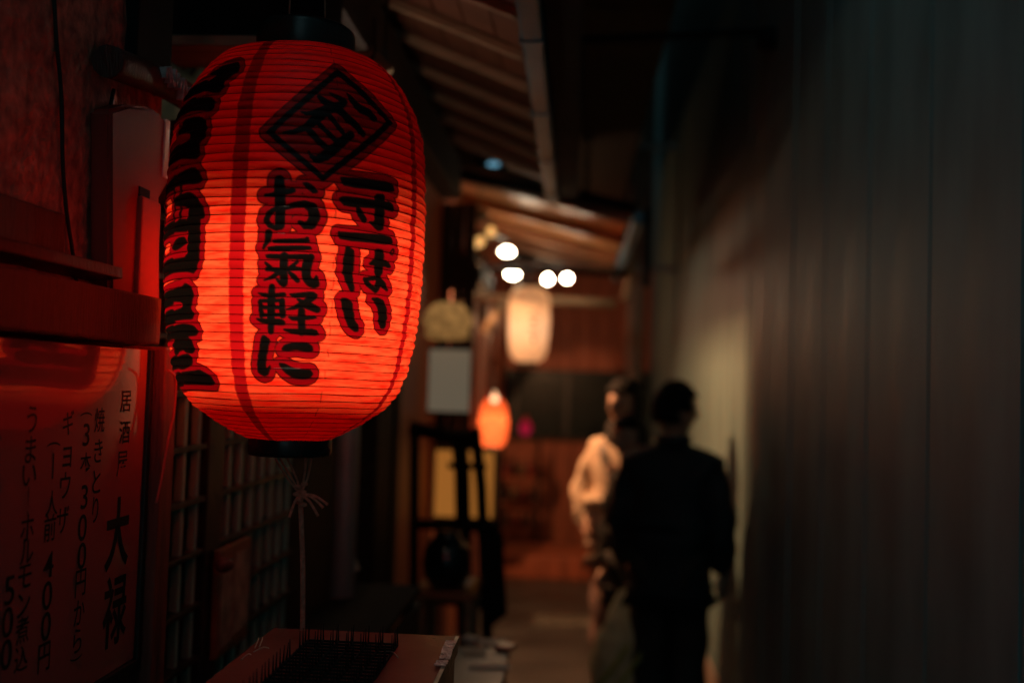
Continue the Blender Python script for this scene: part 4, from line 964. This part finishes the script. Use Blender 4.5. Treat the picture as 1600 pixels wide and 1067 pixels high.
def hand(bm, wrist, direction, palm_n, side, curl=.5, s=1.0):
    """palm plus four unequal fingers and a thumb, as one skinned chain each"""
    d = Vector(direction).normalized(); n = Vector(palm_n).normalized(); n = (n - d * n.dot(d)).normalized(); x = d.cross(n) * side
    wv = Vector(wrist); pc = wv + d * .05 * s
    t = bmesh.new(); bmesh.ops.create_cube(t, size=1); bmesh.ops.subdivide_edges(t, edges=t.edges[:], cuts=2, use_grid_fill=True)
    for v in t.verts:
        q = v.co.copy(); q = q * (1 - .25 * max(0, q.length - .6)); v.co = pc + x * q.x * .078 * s + d * q.y * .098 * s + n * q.z * .03 * s
    for f in t.faces: f.smooth = True
    merge(bm, t)
    for i, (off, ln) in enumerate(((-.029, .066), (-.010, .076), (.010, .071), (.028, .056))):
        p = pc + x * off * s + d * .043 * s; dir_ = d.copy(); P = [p - d * .02 * s, p]; 
        for sg, fr in enumerate((.45, .32, .23)):
            ang = curl * (.55 + .4 * sg); dir_ = (dir_ * math.cos(ang) + n * math.sin(ang)).normalized(); p = p + dir_ * ln * fr * s; P.append(p.copy())
        add_tube(bm, P, [.0088 * s, .0088 * s, .0084 * s, .0078 * s, .006 * s], 8)
    p = pc - x * .036 * s - d * .02 * s; q = p - x * .022 * s + d * .026 * s + n * .01 * s; e = q + d * .026 * s + n * .012 * s
    add_tube(bm, [p + x * .012 * s, p, q, e], [.011 * s, .0115 * s, .0095 * s, .0065 * s], 8)
def place(bm, org, ang):
    R = Matrix.Rotation(ang, 3, 'Z')
    for v in bm.verts: v.co = R @ v.co + Vector(org)
    return bm

def build_person(org, ang, H, label, joints, coat_m, leg_m, coat_low, head_turn, hair_long, female, extras):
    """joints in metres, feet at z = 0, front along -Y before turning"""
    t = empty('person', org, label, 'person')
    J = joints
    flat = lambda lo, hi, k: (lambda co: Vector((co.x, co.y * (k if lo < co.z < hi and abs(co.x) < .21 else 1), co.z)))
    # body: one skinned surface for trunk, neck, arms and legs
    order = ['pelvis', 'waist', 'chest', 'upper', 'neck0', 'neck1', 'shl', 'ell', 'wrl', 'shr', 'elr', 'wrr', 'hpl', 'knl', 'anl', 'tol', 'hpr', 'knr', 'anr', 'tor']
    rad = dict(pelvis=.115, waist=.10, chest=.11, upper=.08, neck0=.05, neck1=.05, shl=.04, ell=.034, wrl=.026, shr=.04, elr=.038, wrr=.026, hpl=.075, knl=.05, anl=.036, tol=.03, hpr=.075, knr=.05, anr=.036, tor=.03)
    ed = [('pelvis', 'waist'), ('waist', 'chest'), ('chest', 'upper'), ('upper', 'neck0'), ('neck0', 'neck1'), ('upper', 'shl'), ('shl', 'ell'), ('ell', 'wrl'), ('upper', 'shr'), ('shr', 'elr'), ('elr', 'wrr'),
          ('pelvis', 'hpl'), ('hpl', 'knl'), ('knl', 'anl'), ('anl', 'tol'), ('pelvis', 'hpr'), ('hpr', 'knr'), ('knr', 'anr'), ('anr', 'tor')]
    idx = {k: i for i, k in enumerate(order)}
    bm = skin_mesh([tuple(J[k]) + (rad[k],) for k in order], [(idx[a], idx[b]) for a, b in ed], 1)
    hc = Vector(J['head']); hs = H / 1.70 * 1.08
    hm = head_mesh(Vector((0, 0, 0)), hs, female); R = Matrix.Rotation(head_turn, 3, 'Z')
    for v in hm.verts: v.co = R @ v.co + hc
    merge(bm, hm)
    for sd, wk, ek in ((1, 'wrl', 'ell'), (-1, 'wrr', 'elr')):
        d = (Vector(J[wk]) - Vector(J[ek])).normalized(); hand(bm, J[wk], d, (-sd * .8, -.3, 0), sd, .55, .95 if not female else .86)
    obj('body', place(bm, org, ang), M['skin'], t)
    # eyes
    for sx in (-1, 1):
        bm = B(); add_ball(bm, hc + R @ Vector((sx * .031, -.076, .010)) * hs, .0105, 2); obj('eye', place(bm, org, ang), M['gloss_black'], t)
    hm = hair_mesh(Vector((0, 0, 0)), hs * (1.10 if female else 1.03), 0, hair_long)
    for v in hm.verts: v.co = R @ v.co + hc
    obj('hair', place(hm, org, ang), M['hair'], t)
    # coat
    cr_ = dict(pelvis=.178, waist=.18, chest=.185, upper=.145, shl=.088, ell=.075, wrl=.052, shr=.088, elr=.075, wrr=.052, hem=.172, col=.08)
    JJ = dict(J); JJ['hem'] = (J['pelvis'][0], J['pelvis'][1], coat_low); JJ['col'] = (J['neck0'][0], J['neck0'][1], J['neck0'][2] + .02)
    if female: cr_.update(shl=.095, ell=.105, wrl=.056, shr=.095, elr=.105, wrr=.056, chest=.19, waist=.19)
    o2 = ['pelvis', 'waist', 'chest', 'upper', 'shl', 'ell', 'wrl', 'shr', 'elr', 'wrr', 'hem', 'col']; ix = {k: i for i, k in enumerate(o2)}
    ed2 = [('pelvis', 'waist'), ('waist', 'chest'), ('chest', 'upper'), ('upper', 'shl'), ('shl', 'ell'), ('ell', 'wrl'), ('upper', 'shr'), ('shr', 'elr'), ('elr', 'wrr'), ('pelvis', 'hem'), ('upper', 'col')]
    bm = skin_mesh([tuple(JJ[k]) + (cr_[k],) for k in o2], [(ix[a], ix[b]) for a, b in ed2], 2, 0, flat(coat_low - .2, J['neck0'][2], .80))
    for v in bm.verts: v.co += Vector((math.sin(v.co.z * 46 + v.co.x * 9) * .006, math.sin(v.co.z * 37 + v.co.x * 21) * .006, 0))
    obj('jacket', place(bm, org, ang), coat_m, t)
    # trousers
    tr = dict(pelvis=.135, hpl=.105, knl=.088, anl=.075, hpr=.105, knr=.088, anr=.075); o3 = list(tr); ix = {k: i for i, k in enumerate(o3)}
    JJ['anl'] = J['anl'][:2] + (J['anl'][2] + .015,); JJ['anr'] = J['anr'][:2] + (J['anr'][2] + .015,)
    if female: tr.update(knl=.095, knr=.095, anl=.09, anr=.09)
    bm = skin_mesh([tuple(JJ[k]) + (tr[k],) for k in o3], [(ix[a], ix[b]) for a, b in (('pelvis', 'hpl'), ('hpl', 'knl'), ('knl', 'anl'), ('pelvis', 'hpr'), ('hpr', 'knr'), ('knr', 'anr'))], 2)
    for v in bm.verts: v.co += Vector((math.sin(v.co.z * 30) * .005, math.cos(v.co.z * 34 + v.co.x * 20) * .006, 0))
    obj('trousers', place(bm, org, ang), leg_m, t)
    for k, k2 in (('anl', 'tol'), ('anr', 'tor')):
        a, b = Vector(J[k]), Vector(J[k2]); bm = skin_mesh([(a.x, a.y + .045, .04, .04), (a.x, a.y, .05, .045), (b.x, b.y + .03, .038, .042), (b.x, b.y - .03, .03, .032)], [(0, 1), (1, 2), (2, 3)], 2)
        for v in bm.verts: v.co.z = max(v.co.z, .001)
        obj('shoe', place(bm, org, ang), M['shoe'], t)
    extras(t, org, ang)
    return t

mo = PY(1052, 700, 4.4); mo = Vector((mo.x, 4.4, 0))
MJ = dict(pelvis=(0, 0, .90), waist=(0, 0, 1.05), chest=(0, .0, 1.22), upper=(0, .01, 1.35), neck0=(0, .0, 1.41), neck1=(0, -.01, 1.48), head=(0, -.025, 1.555),
          shl=(.165, .01, 1.305), ell=(.215, .04, 1.06), wrl=(.20, -.04, .86), shr=(-.165, .01, 1.305), elr=(-.225, .03, 1.07), wrr=(-.215, -.06, .86),
          hpl=(.085, 0, .86), knl=(.082, -.01, .47), anl=(.085, .03, .085), tol=(.10, -.11, .03), hpr=(-.085, 0, .86), knr=(-.078, -.03, .47), anr=(-.085, 0, .085), tor=(-.10, -.14, .03))
def man_extra(t, org, ang):
    bm = B(); add_lathe(bm, Vector((0, 0, 0)), [(.062, 1.40), (.075, 1.395), (.078, 1.45), (.068, 1.452), (.062, 1.40)], 24); obj('collar', place(bm, org, ang), M['navy'], t)
build_person(mo, math.radians(180 - 22), 1.67, 'person seen from behind in a dark jacket, standing beside the siding wall', MJ, M['navy'], M['trousers'], .80, math.radians(-42), 0, False, man_extra)
wo = PY(980, 700, 5.15); wo = Vector((wo.x, 5.15, 0))
WJ = dict(pelvis=(0, 0, .92), waist=(0, 0, 1.05), chest=(0, 0, 1.20), upper=(0, .01, 1.33), neck0=(0, 0, 1.39), neck1=(0, -.015, 1.47), head=(0, -.03, 1.56),
          shl=(.145, .01, 1.315), ell=(.20, .0, 1.07), wrl=(.10, -.20, 1.20), shr=(-.145, .01, 1.315), elr=(-.225, .0, 1.08), wrr=(-.12, -.17, .93),
          hpl=(.075, 0, .86), knl=(.085, -.02, .48), anl=(.09, .02, .085), tol=(.10, -.11, .03), hpr=(-.075, 0, .86), knr=(-.085, -.01, .48), anr=(-.09, .04, .085), tor=(-.11, -.09, .03))
def woman_extra(t, org, ang):
    bm = B()
    for k in range(3):
        P = [Vector((math.cos(q) * (.088 - .006 * k), math.sin(q) * (.085 - .004 * k) - .005, 1.385 + .032 * k + .012 * math.sin(q * 2 + k))) for q in np.linspace(0, 2 * math.pi, 25)]
        add_tube(bm, P, .031, 10, False)
    for v in bm.verts: v.co += Vector((0, 0, .004 * math.sin(v.co.x * 160)))
    obj('scarf', place(bm, org, ang), M['scarf'], t)
    bm = B(); pts = [Vector((-.12, -.03, 1.40)), Vector((-.09, -.10, 1.32)), Vector((-.01, -.145, 1.20)), Vector((.08, -.145, 1.06)), Vector((.155, -.08, .95))]
    thick_strip(bm, spline(pts, 5), Vector((.03, 0, .012)), Vector((0, -.006, 0))); obj('bag_strap', place(bm, org, ang), M['strap'], t)
    bm = B(); add_lathe(bm, Vector((0, 0, 0)), [(.155, .86), (.165, .80), (.15, .77), (.13, .80), (.14, .86)], 28)
    for v in bm.verts: v.co.y *= .82; v.co += Vector((.006 * math.sin(v.co.y * 60), 0, .008 * math.sin(v.co.x * 50)))
    obj('shirt_hem', place(bm, org, ang), M['beige_coat'], t)
build_person(wo, math.radians(-28), 1.66, 'person in a beige padded jacket and dark scarf, beside the person in dark jacket', WJ, M['beige_coat'], M['pink_cloth'], .86, math.radians(-20), .45, True, woman_extra)
# a shorter person half hidden between the two
to = PY(1016, 700, 4.76); to = Vector((to.x, 4.76, 0))
TJ = {k: (v[0] * .9, v[1] * .9, v[2] * .905) for k, v in MJ.items()}
th3 = Matrix.Rotation(math.radians(30), 3, 'Z') @ (PY(985, 686, 4.74) - to)
def third_extra(t, org, ang):
    bm = B(); add_lathe(bm, Vector((0, 0, 0)), [(.058, 1.262), (.072, 1.255), (.074, 1.31), (.062, 1.312), (.058, 1.262)], 24); obj('collar', place(bm, org, ang), M['scarf'], t)
build_person(to, math.radians(-30), 1.50, 'shorter person in dark clothes half hidden between the two other people', dict(TJ, head=th3, neck1=(th3.x * .6, th3.y * .6, 1.335), neck0=(th3.x * .25, th3.y * .25, 1.275)), M['scarf'], M['trousers'], .72, math.radians(-15), .3, False, third_extra)
# plastic bag carried by the person in the dark jacket
R2 = Matrix.Rotation(math.radians(180 - 22), 3, 'Z')
hw = R2 @ Vector((.20, -.06, .80)) + mo
bg = empty('carrier_bag', hw + Vector((0, 0, -.3)), 'crumpled translucent plastic bag with yellow stripes, held by the person in dark jacket', 'bag')
c = hw + Vector((-.03, -.05, -.33)); bm = B(); prof = [(0, -.20), (.07, -.195), (.105, -.15), (.115, -.03), (.095, .09), (.05, .20), (.022, .28)]
add_lathe(bm, c, prof, 30)
for v in bm.verts:
    q = v.co - c; an = math.atan2(q.y, q.x); k = 1 + .10 * math.sin(an * 5 + q.z * 20) + .06 * math.sin(an * 11 - q.z * 34); v.co = c + Vector((q.x * k * 1.15, q.y * k * .7, q.z))
obj('sack', bm, M['bag'], bg)
bm = B(); add_tube(bm, spline([c + Vector((-.02, 0, .27)), hw + Vector((-.01, -.01, -.03)), hw + Vector((.0, 0, -.005)), hw + Vector((.02, 0, -.03)), c + Vector((.02, 0, .27))], 5), .006, 7); obj('handle', bm, M['bag'], bg)
for dx in (-.05, .03):
    P = []
    for q in np.linspace(0, 1, 9):
        x = dx - .09 + .16 * q; z = -.16 + .24 * q; P.append(c + Vector((x, -.118 + .25 * abs(x) ** 1.4, z)))
    bm = B(); thick_strip(bm, P, Vector((.016, 0, -.010)), Vector((0, -.002, 0))); obj('stripe', bm, M['bag_stripe'], bg)
